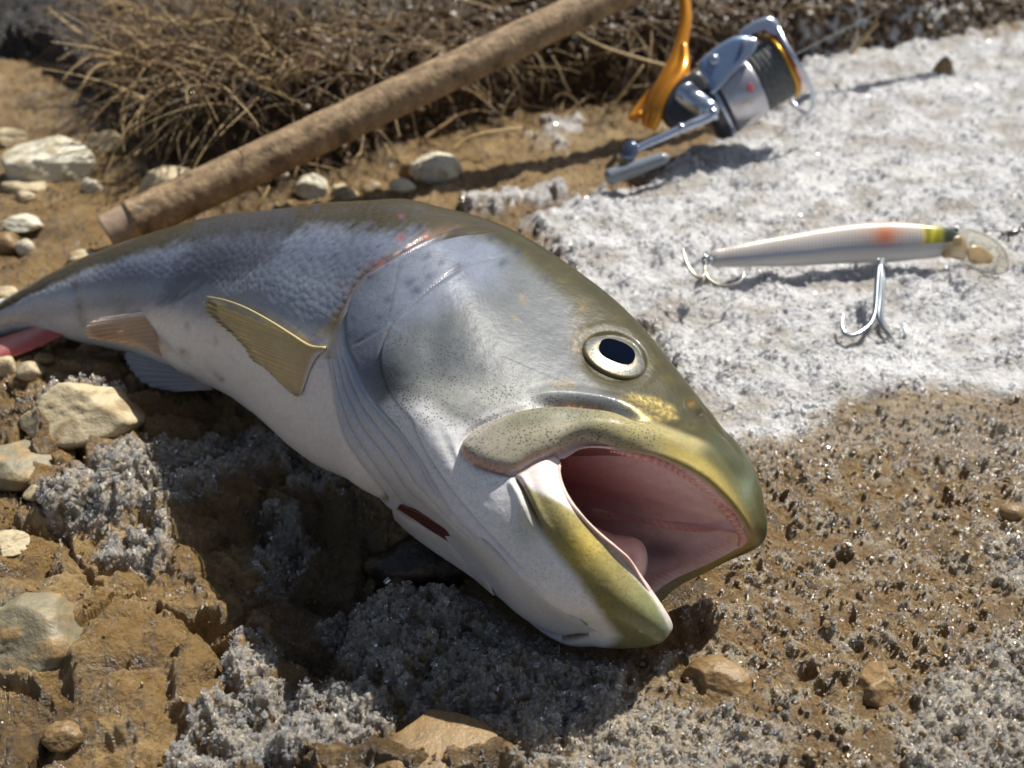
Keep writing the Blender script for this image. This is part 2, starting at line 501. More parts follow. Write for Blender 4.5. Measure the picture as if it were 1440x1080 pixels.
# slack folds of the hind body
q = fbm(QX / 60 + QY / 300, QY / 90, 3, 21); disp += .05 * q * (1 - sstep(420, 452, QX))
for pts in ([(205, 440), (214, 480), (235, 515), (270, 540)], [(215, 450), (240, 495), (275, 525), (300, 545)], [(105, 395), (108, 430), (112, 470)]):
    q, _, p_ = pl_dist(QX, QY, smooth_pl(pts, 4)); disp -= .08 * np.sin(math.pi * np.clip(p_, .02, .98)) * np.exp(-(q / 5) ** 2)
q = ((QX - 325) + (QY - 372) * .9) / 42; disp -= .16 * np.exp(-q ** 2) * np.exp(-((QY - 350) / 75) ** 2)
S = S + nrm * disp[..., None]
edge = 1 - sstep(0, 1, (NS - 1 - np.arange(NS)) / 3.)       # keep the rim itself where it is
rim = S[-1].copy()

# ---- skin colours (the animal's own colouring, and a painted gap in its sheen)
W = lambda *c: lin(*c)
col = np.zeros((NS, NT, 3)); 
dors = np.array([(-150, 500), (0, 432), (60, 397), (120, 366), (178, 342), (240, 321), (305, 304), (375, 292), (450, 282), (522, 278), (592, 280), (650, 297), (716, 322), (765, 350), (829, 394), (912, 470), (958, 526), (1003, 580), (1047, 643), (1072, 690), (1080, 720)], float)
vent = np.array([(-150, 530), (0, 474), (116, 482), (205, 502), (275, 532), (330, 556), (400, 606), (460, 650), (508, 671), (540, 690), (612, 738), (712, 846), (784, 891), (871, 910), (925, 914)], float)
dD = pl_dist(QX, QY, dors)[0]; dV = pl_dist(QX, QY, vent)[0]
v = dD / (dD + dV + 1e-6)                                    # 0 at the back, 1 at the belly
nz1 = fbm(QX / 26, QY / 18, 4, 31); nz2 = fbm(QX / 7, QY / 5, 3, 41); nz3 = fbm(QX / 70, QY / 50, 3, 51)
streak = fbm((QX * .75 - QY * .66) / 34, (QX * .66 + QY * .75) / 6, 4, 61)
def mix(base, c, m):
    m = np.clip(m, 0, 1)[..., None]; return base * (1 - m) + np.asarray(c) * m
back = W(64, 58, 42); flank = W(112, 120, 136); flank2 = W(152, 160, 172); belly = W(234, 230, 228)
vv = v + .03 * nz1 + .035 * streak
col[:] = back
col = mix(col, flank, sstep(.08, .17, vv + .02 * nz3))
col = mix(col, flank2, sstep(.25, .45, vv) * .8)
col = mix(col, belly, sstep(.50, .72, vv))
# dark patch behind the shoulder: where the sky sheen ends, painted into the skin
sheen_gap = poly_mask(QX + 14 * nz1 + 10 * streak, QY + 22 * streak, [(300, 285), (430, 270), (415, 320), (372, 370), (330, 392), (282, 402), (222, 432), (232, 400), (262, 360), (268, 320)], 9)
col = mix(col, W(66, 68, 76), sheen_gap * (.55 + .25 * nz1))
col = mix(col, W(96, 100, 112), .5 * sstep(.3, .9, streak) * sstep(.1, .2, v) * (1 - sstep(.4, .55, v)))
# tail stem paler
col = mix(col, W(206, 208, 216), (1 - sstep(10, 190, QX)) * sstep(.2, .4, vv) * .8)
col = mix(col, W(190, 194, 202), (1 - sstep(20, 190, QX)) * sstep(.05, .16, vv) * .8)
# head
hd = 1 - sstep(-6, 6, np.where(True, 0, 0)) * 0
dOp, sOp, pOp = pl_dist(QX, QY, OPERC); headm = sstep(-2, 4, -sOp * dOp) * (QX > 470)
headm = np.where(QX > 760, 1, headm)
hc = np.zeros_like(col); hc[:] = W(96, 100, 103)
hc = mix(hc, W(114, 122, 138), poly_mask(QX, QY, [(480, 400), (600, 330), (720, 330), (700, 400), (560, 470), (500, 600), (470, 520)], 25) * .8)
top = poly_mask(QX + 10 * nz1, QY + 10 * nz1, [(560, 240), (560, 300), (640, 322), (720, 350), (800, 425), (818, 470), (812, 520), (840, 548), (900, 575), (960, 640), (1030, 720), (1120, 800), (1150, 600), (900, 380), (760, 260)], 14)
hc = mix(hc, W(64, 60, 32), top * .95)
hc = mix(hc, W(92, 80, 40), .5 * sstep(.0, .6, nz1) * top)
hc = mix(hc, W(60, 56, 34), np.exp(-(dD / 16) ** 2) * .7)
hc = mix(hc, W(186, 186, 178), np.exp(-(((QX - 680) / 105) ** 2 + ((QY - 566) / 32) ** 2)) * .75)
hc = hc * (1 + .16 * nz3 + .12 * nz1 + .10 * streak)[..., None]
white = poly_mask(QX + 5 * nz1, QY + 5 * nz1, [(556, 560), (600, 568), (640, 596), (668, 598), (700, 582), (745, 566), (800, 572), (860, 640), (800, 700), (860, 800), (930, 905), (800, 960), (500, 760), (520, 600)], 14)
hc = mix(hc, W(240, 238, 236), white)
hc = mix(hc, W(176, 190, 216), .6 * sstep(.55, .72, vv) * poly_mask(QX, QY, [(490, 520), (560, 590), (640, 700), (760, 830), (720, 860), (600, 720), (520, 620)], 20))
# upper jaw bone and lip
mxm = sstep(-2.5, 2.5, poly_sd(QX, QY, MAXIL))
upl = poly_mask(QX, QY, [(640, 560), (900, 585), (1000, 625), (1060, 700), (1100, 800), (1020, 760), (990, 690), (930, 655), (840, 645), (640, 680)], 5)
uplip = np.maximum(mxm * (1 - sstep(890, 950, QX)), upl * sstep(840, 910, QX))
mcol = np.zeros_like(col); mcol[:] = W(166, 160, 138)
mcol = mix(mcol, W(116, 116, 96), poly_mask(QX, QY, [(660, 600), (740, 568), (900, 575), (1000, 625), (1010, 660), (900, 612), (780, 600), (700, 612), (668, 640)], 9) * .85)
mcol = mix(mcol, W(196, 186, 176), (1 - sstep(660, 740, QX)) * .55)
mcol = mix(mcol, W(168, 154, 98), sstep(800, 900, QX + nz1 * 20) * .65)
rimd = pl_dist(QX, QY, smooth_pl([(652, 640), (670, 654), (700, 664), (724, 668), (751, 652), (782, 638), (818, 627), (874, 637), (924, 648), (965, 663), (999, 684), (1027, 710), (1048, 733), (1062, 760)], 4))[0]
mcol = mix(mcol, W(214, 170, 152), np.exp(-(rimd / 9) ** 2) * (1 - sstep(960, 1040, QX) * .6))
hc = mix(hc, mcol, uplip)
# snout
sn = poly_mask(QX, QY, [(1000, 600), (1060, 640), (1130, 760), (1060, 800), (1056, 752), (1020, 690), (985, 640)], 14)
hc = mix(hc, W(62, 64, 32), sn * .85)
hc = mix(hc, W(164, 146, 74), np.exp(-(pl_dist(QX, QY, smooth_pl([(930, 628), (985, 655), (1020, 690), (1042, 725), (1056, 770)], 4))[0] / 11) ** 2) * .8 * sstep(900, 960, QX))
hc = mix(hc, W(128, 140, 118), .6 * np.exp(-(((QX - 1050) / 12) ** 2 + ((QY - 690) / 22) ** 2)))
# gold patch and dark band below the eye
gp = poly_mask(QX, QY, [(868, 560), (890, 553), (925, 560), (948, 572), (955, 590), (920, 594), (895, 584), (876, 572)], 5)
hc = mix(hc, W(156, 138, 84), gp * (.25 + .55 * sstep(-.3, .4, nz2)))
hc = mix(hc, W(176, 150, 104), .6 * np.exp(-(((QX - 812) / 14) ** 2 + ((QY - 478) / 28) ** 2)) * sstep(-.3, .5, nz2))
# brown grooves
g2 = pl_dist(QX, QY, GROOV); hc = mix(hc, W(92, 76, 66), np.exp(-(g2[0] / 4.2) ** 2) * sstep(.12, .3, g2[2]) * (1 - sstep(.6, .8, g2[2])))
hc = mix(hc, W(150, 100, 40), np.exp(-(g2[0] / 3.5) ** 2) * sstep(.1, .3, nz2) * sstep(.12, .3, g2[2]) * (1 - sstep(.55, .7, g2[2])))
hc = mix(hc, W(220, 222, 226), np.exp(-(((g2[0]) - 2) / 3.2) ** 2) * sstep(.6, .7, g2[2]) * (1 - sstep(.85, .95, g2[2])) * (g2[1] > 0))
# lower jaw: yellow olive
lj = poly_mask(QX + 7 * nz1, QY + 5 * nz1, [(733, 672), (752, 688), (788, 704), (812, 722), (860, 770), (915, 825), (955, 880), (950, 930), (900, 925), (880, 905), (850, 870), (815, 815), (778, 770), (752, 735)], 9)
ljc = np.zeros_like(col); ljc[:] = W(140, 130, 82)
ljc = mix(ljc, W(182, 162, 84), np.exp(-(((QX - 815) / 32) ** 2 + ((QY - 775) / 32) ** 2)))
ljc = mix(ljc, W(126, 130, 90), sstep(850, 925, QX + (QY - 850) * .4))
ljc = mix(ljc, W(122, 138, 128), sstep(915, 945, QX + (QY - 880) * .1) * .6)
ljc = ljc * (1 + .14 * nz2 + .10 * nz1)[..., None]
hc = mix(hc, ljc, lj)
rim2 = pl_dist(QX, QY, smooth_pl([(727, 667), (760, 672), (785, 690), (800, 710), (849, 763), (905, 822), (930, 856), (945, 886)], 4))[0]
hc = mix(hc, W(232, 222, 214), np.exp(-(rim2 / 3.2) ** 2) * sstep(800, 850, QX) * .8)
corner = poly_mask(QX, QY, [(722, 668), (752, 650), (790, 632), (800, 690), (812, 722), (786, 706), (756, 690), (736, 680)], 4)
hc = mix(hc, W(236, 224, 220), corner)
hc = mix(hc, W(176, 176, 150), .55 * np.exp(-(((QX - 742) / 26) ** 2 + ((QY - 738) / 36) ** 2)) * (1 - corner))
j2 = pl_dist(QX, QY, JAWGR); hc = mix(hc, W(120, 84, 40), np.exp(-(j2[0] / 2.6) ** 2) * sstep(0, .1, j2[2]) * (1 - sstep(.55, .9, j2[2])))
hc = mix(hc, W(160, 120, 100), np.exp(-(pl_dist(QX, QY, smooth_pl([(668, 654), (695, 664), (723, 670), (752, 652), (780, 640)], 4))[0] / 2.2) ** 2) * .8)
for sl in (JAWSLIT, JAWSLIT2):
    q = pl_dist(QX, QY, sl); hc = mix(hc, W(96, 70, 44), np.exp(-(q[0] / 2.4) ** 2) * sstep(.0, .1, q[2]))
col = col * (1 - headm[..., None]) + hc * headm[..., None]
# gill membrane and edges
dMb, sMb, pMb = pl_dist(QX, QY, MEMBR)
mem = (-sMb > 0) & (sOp > 0) & (QX > 440)
col = mix(col, W(206, 208, 212), mem * sstep(440, 520, QY))
col = mix(col, W(140, 154, 178), mem * np.exp(-(((QX - 500) / 26) ** 2 + ((QY - 540) / 60) ** 2)) * .7)
fl = np.zeros((NS, NT)); fl[lim] = foldline
col = mix(col, W(104, 92, 74), fl * .45 * sstep(-.5, .5, nz2 + .3))
band = (-sMb * dMb > -13) & (sOp * dOp > 0) & (QY < 500)
bandw = np.exp(-(dMb / 9) ** 2) * (QY < 505) * sstep(.06, .14, pMb)
col = mix(col, W(128, 108, 92), bandw * .45)
col = mix(col, W(176, 150, 78), bandw * sstep(425, 455, QY) * .8)
col = mix(col, W(170, 84, 78), np.exp(-(((QX - 520) / 26) ** 2 + ((QY - 372) / 16) ** 2)) * .16 * sstep(-.1, .5, nz1 + .2) * np.exp(-(dMb / 11) ** 2))
def spots(lst, c, amt, fuzz=1.):
    global col
    for x, y, r, *k in lst:
        asp = k[0] if k else 1.; ang = k[1] if len(k) > 1 else -30
        m_ = (np.abs(QX - x) < r * 5) & (np.abs(QY - y) < r * 5)
        if not m_.any(): continue
        a = math.radians(ang); dx = QX[m_] - x; dy = QY[m_] - y
        u = (dx * math.cos(a) + dy * math.sin(a)) / asp; v_ = -dx * math.sin(a) + dy * math.cos(a)
        w_ = np.exp(-(np.hypot(u, v_) / r) ** 2) * amt * np.clip(.75 + fuzz * nz2[m_], 0, 1.2)
        col[m_] = col[m_] * (1 - w_[..., None]) + np.asarray(c) * w_[..., None]
for dline, c, wd, am in ((OPERC, W(58, 54, 58), 2.0, .75), (MEMBR, W(128, 96, 60), 2.2, .8), (PREOP, W(104, 98, 84), 1.5, .55), (SUB1, W(88, 88, 96), 1.4, .5), (SUB2, W(96, 100, 114), 1.3, .4)):
    q = pl_dist(QX, QY, dline)
    am2 = am * (.55 + .45 * np.clip(.5 + nz1 * 2, 0, 1)) * sstep(.03, .12, q[2]) * (1 - sstep(.9, 1, q[2]))
    if dline is OPERC: am2 = am2 * (1 - sstep(.45, .75, q[2]) * .8)
    if dline is PREOP: am2 = am2 * (1 - sstep(.6, .9, q[2]) * .7)
    col = mix(col, c, np.exp(-(q[0] / wd) ** 2) * am2)
spots([(564, 304, 4), (563, 335, 3)], W(160, 84, 76), .4)
spots([(640, 325, 5, 1.6), (600, 366, 4, 1.7), (620, 374, 4, 1.6), (642, 378, 5, 1.8), (707, 371, 5, 1.6), (646, 397, 5, 2.), (578, 400, 5, 1.8), (603, 392, 4, 1.7), (587, 411, 5, 1.8), (548, 424, 4, 1.4),
       (545, 366, 3.5, 1.5), (568, 350, 3, 1.5), (728, 354, 4, 1.5), (768, 392, 3), (525, 395, 3.5, 1.6), (537, 449, 3.5, 1.3), (591, 318, 3.5, 1.6), (690, 336, 4, 1.7)], W(44, 50, 72), .8, .5)
sp = np.random.default_rng(5)
spots([(x, y, r, 2.4, -38) for x, y, r in zip(sp.uniform(340, 600, 150), sp.uniform(288, 385, 150), sp.uniform(1.0, 2.2, 150))], W(66, 72, 92), .55, .8)
spots([(820, 432, 3.2), (736, 421, 5, 1.3, 70), (723, 448, 4, 1.), (545, 472, 3), (788, 540, 6, 2.4, 5), (801, 541, 5, 1.6, 5)], W(150, 122, 70), .6)
spots([(478, 398, 4), (564, 334, 5, 1.4), (600, 331, 4, 1.3), (538, 370, 5, 1.2), (303, 478, 3, 2.4, 80), (232, 313, 4)], W(160, 70, 62), .5)
spots([(110, 430, 7, 2.2, 80), (116, 452, 8, 1.4, 70), (104, 400, 4, 2.5, 90), (263, 460, 4, 1.8, 80), (258, 495, 6, 1.5, 40), (305, 527, 4, 2., 50), (312, 534, 4), (425, 530, 4, 2., 90), (425, 545, 4, 2., 70), (446, 500, 4)], W(124, 100, 66), .6)
spots([(452, 492, 12, 1.4, 80), (462, 480, 8, 2., -65)], W(226, 224, 226), .9, .1)
spots([(971, 568, 4.5)], W(150, 104, 44), .7, .1); spots([(984, 583, 5)], W(60, 46, 40), .9, .1)
col *= (1 + .05 * nz1 + .05 * nz2)[..., None]
hs = sstep(.55, .75, vv) * (QX < 470)
col = mix(col, W(196, 186, 182), hs * .25 * sstep(0, .5, nz1))
dots = headm * (1 - sstep(.8, 1., v)) * (1 - corner) * (.35 + .75 * poly_mask(QX, QY, [(535, 470), (620, 470), (760, 520), (850, 545), (930, 600), (930, 640), (800, 640), (700, 670), (650, 600), (560, 600)], 20))
dots = np.maximum(dots, lj * .5); dots = np.maximum(dots, mxm * .9 * (1 - sstep(800, 900, QX)) * (1 - np.exp(-(rimd / 9) ** 2))); dots = np.maximum(dots, mem * .2)
dots *= (1 - .8 * np.exp(-(dD / 30) ** 2)) * (1 - .7 * sn)
silver = sstep(.1, .25, v) * (1 - sstep(.5, .8, v)) * .28 * (1 - headm) * (1 - lj) * (1 - uplip)
silver = np.maximum(silver, gp * .6)
scales = (1 - headm) * (1 - mem) * (1 - sstep(.75, .95, v))
wetm = .06 + .94 * np.maximum.reduce([sn, lj * sstep(850, 900, QX), np.exp(-(dD / 18) ** 2) * .35])

# ---- the lips roll over and the skin runs on into the throat
T0 = H(np.array(646.), np.array(640.), np.array(0.))
NI = 70
cen = rim.mean(0)
inner = []; icol = []; inner_px = []
out_dir = S[-1] - S[-14]; out_dir /= np.linalg.norm(out_dir, axis=1)[:, None]
toc = cen - rim; toc -= out_dir * np.sum(toc * out_dir, 1)[:, None]; toc /= np.linalg.norm(toc, axis=1)[:, None] + 1e-9
axis = T0 - cen; axlen = np.linalg.norm(axis); axis /= axlen
lipr = .16
for _ in range(3): toc = sum(np.roll(toc, k_, 0) for k_ in range(-14, 15)) / 29.; out_dir = sum(np.roll(out_dir, k_, 0) for k_ in range(-5, 6)) / 11.
jj = thq.copy()
for k in range(1, NI + 1):
    if k <= 8:
        a = math.pi * k / 8
        P = rim + toc * (lipr * (1 - math.cos(a))) + out_dir * (lipr * .9 * math.sin(a))
        base8 = P
    else:
        t = (k - 8) / (NI - 8)
        te = t ** 1.25
        R = base8
        P = R * (1 - te) + T0 * te
        # hollow: the cavity keeps its width before it closes
        bul = math.sin(math.pi * min(te, 1)) * .26
        P = P + (R - cen) * bul
        upperm = (np.cos(np.minimum(jj, 2 * K - 2 - jj) / (K - 1) * math.pi) > .3)
    inner.append(P)
inner = np.array(inner)
ik = np.arange(1, NI + 1)[:, None] * np.ones((1, NT))
jm_ = np.minimum(jj, 2 * K - 2 - jj)[None, :] * np.ones((NI, 1))
upj = 1 - sstep(4.5, 6.0, jm_)
ICX, ICY, _ = project(inner)
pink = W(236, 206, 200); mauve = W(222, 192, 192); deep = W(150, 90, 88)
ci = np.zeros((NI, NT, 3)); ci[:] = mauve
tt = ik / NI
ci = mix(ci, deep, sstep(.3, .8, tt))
ci = mix(ci, pink, np.exp(-((ik - 12) / 6.) ** 2) * .8)
ridge = .5 + .5 * np.sin(jj * 42)[None, :]
gum = np.exp(-((ik - 13) / 4.) ** 2) * (1 - sstep(4.5, 5.5, jm_))
inner = inner + (cen - inner) / (np.linalg.norm(cen - inner, axis=2)[..., None] + 1e-6) * (gum * (.07 + .05 * ridge) * sstep(.3, .5, jm_ / 1) )[..., None]
ci = mix(ci, W(226, 184, 170), gum * ridge * .5)
ci = mix(ci, W(150, 84, 70), gum * (1 - ridge) * .35)
lipc = col[-1][None]
ci = mix(ci, W(228, 200, 190), (1 - sstep(10, 16, ik)) * sstep(5, 6.5, jm_))
ci = mix(ci, np.broadcast_to(lipc, ci.shape), (1 - sstep(2, 6, ik)))
mouth_shade = np.exp(-((jm_ - 2.6) / .8) ** 2) * np.exp(-((tt - .36) / .13) ** 2) * (jj[None, :] > K)
ci = mix(ci, W(96, 74, 80), mouth_shade * .8)  # shadow below the palate, painted on the far wall
ci *= (1 + .14 * fbm(ICX / 18, ICY / 10, 4, 71))[..., None]
inner = inner + .03 * fbm(ICX / 16, ICY / 9, 3, 77)[..., None] * (-axis) * sstep(8, 16, ik)[..., None]

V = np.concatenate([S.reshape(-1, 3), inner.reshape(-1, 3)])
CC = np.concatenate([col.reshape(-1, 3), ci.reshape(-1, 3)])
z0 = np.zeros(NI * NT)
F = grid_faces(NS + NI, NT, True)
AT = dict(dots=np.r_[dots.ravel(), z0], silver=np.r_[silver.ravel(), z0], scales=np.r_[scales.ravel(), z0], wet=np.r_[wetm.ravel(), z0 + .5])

fishm, nt, b = new_mat('fish_skin')
L = nt.links.new
tc = N(nt, 'ShaderNodeTexCoord')
vc = N(nt, 'ShaderNodeVertexColor', layer_name='Col')
def attrn(n_): return N(nt, 'ShaderNodeAttribute', attribute_name=n_).outputs['Fac']
def mathn(op, a, b_=None, clamp=False):
    n = N(nt, 'ShaderNodeMath', operation=op); n.use_clamp = clamp
    for i, q in enumerate((a, b_)):
        if q is None: continue
        if isinstance(q, (int, float)): n.inputs[i].default_value = q
        else: L(q, n.inputs[i])
    return n.outputs[0]
vo = N(nt, 'ShaderNodeTexVoronoi', i_Scale=1250.); L(tc.outputs['Object'], vo.inputs['Vector'])
nzr = N(nt, 'ShaderNodeTexNoise', i_Scale=120., i_Detail=3.); L(tc.outputs['Object'], nzr.inputs['Vector'])
thr = mathn('MULTIPLY', nzr.outputs[0], .58)
dotm = mathn('MULTIPLY', mathn('LESS_THAN', vo.outputs['Distance'], thr), attrn('dots'))
nz = N(nt, 'ShaderNodeTexNoise', i_Scale=700., i_Detail=5.); L(tc.outputs['Object'], nz.inputs['Vector'])
mr = N(nt, 'ShaderNodeMapRange', i_1=.3, i_2=.7, i_3=.93, i_4=1.07); L(nz.outputs[0], mr.inputs[0])
mx = N(nt, 'ShaderNodeMix', data_type='RGBA', blend_type='MULTIPLY'); mx.inputs[0].default_value = 1
L(vc.outputs[0], mx.inputs[6]); L(mr.outputs[0], mx.inputs[7])
mx2 = N(nt, 'ShaderNodeMix', data_type='RGBA'); L(mathn('MULTIPLY', dotm, .62), mx2.inputs[0]); L(mx.outputs[2], mx2.inputs[6]); mx2.inputs[7].default_value = (.05, .05, .055, 1)
L(mx2.outputs[2], b.inputs['Base Color'])
L(attrn('silver'), b.inputs['Metallic'])
b.inputs['Roughness'].default_value = .36; b.inputs['Specular IOR Level'].default_value = .13
L(mathn('MULTIPLY', attrn('wet'), .6), b.inputs['Coat Weight']); b.inputs['Coat Roughness'].default_value = .06
b.inputs['Subsurface Weight'].default_value = .06; b.inputs['Subsurface Scale'].default_value = .003; b.inputs['Subsurface Radius'].default_value = (1, .5, .35)
# scales: rows of small tiles; wet skin grain
mp = N(nt, 'ShaderNodeMapping'); mp.inputs['Scale'].default_value = (1, 1.0, 1.6); L(tc.outputs['Object'], mp.inputs[0])
vs = N(nt, 'ShaderNodeTexVoronoi', i_Scale=330., i_Randomness=.55); L(mp.outputs[0], vs.inputs['Vector'])
hsc = mathn('MULTIPLY', mathn('MULTIPLY', vs.outputs['Distance'], -1.0), attrn('scales'))
n3 = N(nt, 'ShaderNodeTexNoise', i_Scale=420., i_Detail=6., i_Roughness=.62); L(tc.outputs['Object'], n3.inputs['Vector'])
hh = mathn('ADD', mathn('MULTIPLY', hsc, .42), mathn('MULTIPLY', n3.outputs[0], .28))
bp = N(nt, 'ShaderNodeBump', i_Strength=.5, i_Distance=.0010); L(hh, bp.inputs['Height']); L(bp.outputs[0], b.inputs['Normal'])

base = at_height(640., 560., 0.)
fish = thing('fish', 'large silvery trout lying on its side with its mouth gaping open towards the camera', 'fish', (base[0], base[1], 0))
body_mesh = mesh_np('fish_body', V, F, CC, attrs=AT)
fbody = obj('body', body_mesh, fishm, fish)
bvh = BVHTree.FromPolygons([tuple(p) for p in S[:, :].reshape(-1, 3)[:: 1]], [tuple(f) for f in grid_faces(NS, NT, True)[:: 1]]) if False else None
# coarse copy for ray casts
ci_s = np.unique(np.r_[np.arange(0, NS, 4), NS - 1]); ci_t = np.arange(0, NT, 5)
Sc = S[ci_s][:, ci_t]
bvh = BVHTree.FromPolygons([tuple(p) for p in Sc.reshape(-1, 3)], [tuple(int(q) for q in f) for f in grid_faces(len(ci_s), len(ci_t), True)])
def on_fish(px, py, off=0.):
    r = ray(px, py); r = r / np.linalg.norm(r)
    h_ = bvh.ray_cast(Vector(CP), Vector(r))
    if h_[0] is None:
        h_ = bvh.find_nearest(Vector(at_height(np.array(float(px)), np.array(float(py)), 3.)))
        p = np.array(h_[0]); return p + Ldir * off, np.array(h_[1])
    n = np.array(h_[1]); n = n if n @ r < 0 else -n
    return np.array(h_[0]) - r * off, n
print('fish height range', S[..., 2].min(), S[..., 2].max())
for nm, (x, y) in dict(snout=(1060, 700), eye=(864, 502), jaw=(930, 890)).items(): print(nm, on_fish(x, y)[0])
# ---- eye: a shallow dome set in the socket
ec, en = on_fish(864, 502)
rg = np.array([on_fish(864 + 56 * math.cos(a), 502 + 44 * math.sin(a))[0] for a in np.linspace(0, 2 * math.pi, 16, endpoint=False)])
ec_n = rg.mean(0); en = np.linalg.svd(rg - ec_n)[2][2]; en = en if en @ Ldir > 0 else -en
r0 = ray(864, 502); ec = CP + r0 * (((ec_n - CP) @ en) / (r0 @ en))
e1 = RT * ca - UP * sa; e1 = e1 - en * (e1 @ en); e1 /= np.linalg.norm(e1); e2 = np.cross(en, e1)
if e2 @ UP > 0: e2 = -e2
zc = (ec - CP) @ FW; s1 = zc / FOC
def eye_disc(name, cx_, cy_, ra, rb, lift, dome, colf, nr=28, na=96, sq=2.0, mat=None, parent=None):
    r = np.linspace(0, 1, nr)[:, None]; a = (np.arange(na) * 2 * math.pi / na)[None, :]
    k = (np.abs(np.cos(a)) ** sq + np.abs(np.sin(a)) ** sq) ** (-1 / sq)
    u = r * np.cos(a) * k * ra; v_ = r * np.sin(a) * k * rb
    P = ec + e1 * ((cx_ + u)[..., None]) + e2 * ((cy_ + v_)[..., None]) + en * (lift + dome * (1 - r ** 2) - (.22 * np.clip((r - .88) / .12, 0, 1) ** 2 if dome > .1 else 0) + 0 * a)[..., None]
    colr = colf(r + 0 * a, a + 0 * r)
    return obj(name, mesh_np(name, P.reshape(-1, 3), grid_faces(nr, na, True), colr.reshape(-1, 3)), mat, parent)
def iris_col(r, a):
    c = np.zeros(r.shape + (3,)); c[:] = W(140, 136, 122)
    n = fbm(np.cos(a) * 6 * (.4 + r), np.sin(a) * 6 * (.4 + r), 4, 81)
    c = mix(c, W(92, 98, 106), sstep(-.3, .4, n))
    c = mix(c, W(196, 184, 150), np.exp(-((r - .60) / .05) ** 2))
    c = mix(c, W(92, 92, 88), np.exp(-((r - .80) / .05) ** 2) * .6)
    c = mix(c, W(150, 132, 84), np.exp(-((r - .88) / .08) ** 2) * sstep(.2, .9, np.sin(a - .3)) )
    c = mix(c, W(92, 86, 62), sstep(.78, .97, r))
    return c * .78
eyem = plain('eye_surface', (1, 1, 1), rough=.35, metal=.2, coat=.35, attr=True, bump=.12, bscale=900)
pupm = plain('pupil_black', (.003, .005, .012), rough=.12)
pupm.node_tree.nodes['Principled BSDF'].inputs['Specular IOR Level'].default_value = .0
eye = eye_disc('eye', 0, 0, 50 * s1, 43 * s1, 0.02, .13, iris_col, mat=eyem, parent=fish)
eye['label'] = 'round eye with a silver and pale gold iris'
def flat(r, a): return np.zeros(r.shape + (3,)) + .004
eye_disc('pupil', 1 * s1, -6 * s1, 26.5 * s1, 22 * s1, .168, .02, flat, 12, 64, 2.35, pupm, eye)
# the other eye on the hidden side
em2 = eye.data.copy(); me = np.array([v_.co for v_ in em2.vertices]) / CM; me = mirror(me, ORG)
em2.vertices.foreach_set('co', (me * CM).astype(np.float32).ravel()); em2.flip_normals()
o2 = bpy.data.objects.new('eye', em2); C.objects.link(o2); o2.parent = fish; o2.location = eye.location

# ---- fins: rays fanned between a root line and an outer edge
def fin(name, root, tip, off, nrays, colf, flip=None, mat=None, bulge=.1, label=None, lift_root=0.0, surf=True, depth=None, thick=.05):
    """root, tip: matching outlines in photograph pixels; off: clearance above the flank at root and at the edge"""
    nu, nv = 46, nrays * 6
    root = smooth_pl(root, 6); tip = smooth_pl(tip, 6)
    q = np.linspace(0, 1, nv)
    rp = lambda pl: np.stack([np.interp(q, np.linspace(0, 1, len(pl)), pl[:, i]) for i in range(2)], 1)
    R_, T_ = rp(root), rp(tip)
    u = np.linspace(0, 1, nu)[:, None]
    X = R_[:, 0] * (1 - u) + T_[:, 0] * u; Y = R_[:, 1] * (1 - u) + T_[:, 1] * u
    saw = .5 + .5 * np.cos(q * nrays * 2 * math.pi)
    frag = 1 - .035 * (1 - saw)[None, :] * (u > .9) - .03 * (fbm(q * 17, q * 0 + 3.3, 2, 5)[None, :]) * (u ** 6)
    X = R_[:, 0] + (X - R_[:, 0]) * frag; Y = R_[:, 1] + (Y - R_[:, 1]) * frag
    ci_, cj_ = np.linspace(0, nu - 1, 9).astype(int), np.linspace(0, nv - 1, 9).astype(int)
    Dp = np.zeros((9, 9))
    for a_, i in enumerate(ci_):
        for b_, j in enumerate(cj_):
            if surf: p = on_fish(X[i, j], Y[i, j], 0)[0]; Dp[a_, b_] = (p - CP) @ FW
            else: Dp[a_, b_] = depth(X[i, j], Y[i, j])
    # smooth depth field
    Dz = np.stack([np.interp(np.arange(nu), ci_, Dp[:, k]) for k in range(9)], 1)
    Dz = np.stack([np.interp(np.arange(nv), cj_, Dz[i]) for i in range(nu)], 0)
    Dz = Dz - (off[0] * (1 - u) + off[1] * u) - bulge * np.sin(math.pi * u) - .018 * saw[None, :] * (1 - .3 * u)
    P = at_depth(X, Y, Dz)
    c = colf(u + 0 * q[None], q[None] + 0 * u, saw[None] + 0 * u, X, Y)
    B = at_depth(X, Y, Dz + thick * (1 - .8 * u) + .012)
    Vv = np.concatenate([P.reshape(-1, 3), B.reshape(-1, 3)])
    F1 = grid_faces(nu, nv); F2 = grid_faces(nu, nv, off=nu * nv)[:, ::-1]
    bi = [i * nv for i in range(nu)] + [(nu - 1) * nv + j for j in range(1, nv)] + [i * nv + nv - 1 for i in range(nu - 2, -1, -1)] + [j for j in range(nv - 2, -1, -1)]
    F3 = np.array([(bi[k], bi[k + 1], bi[k + 1] + nu * nv, bi[k] + nu * nv) for k in range(len(bi) - 1)])
    m = mesh_np(name, Vv, np.concatenate([F1, F2, F3]), np.concatenate([c.reshape(-1, 3)] * 2))
    o = obj(name, m, mat, fish)
    if label: o['label'] = label
    return o
finm = plain('fin_membrane', (1, 1, 1), rough=.38, coat=.35, attr=True, bump=.1, bscale=500, noise=.06, nscale=300)
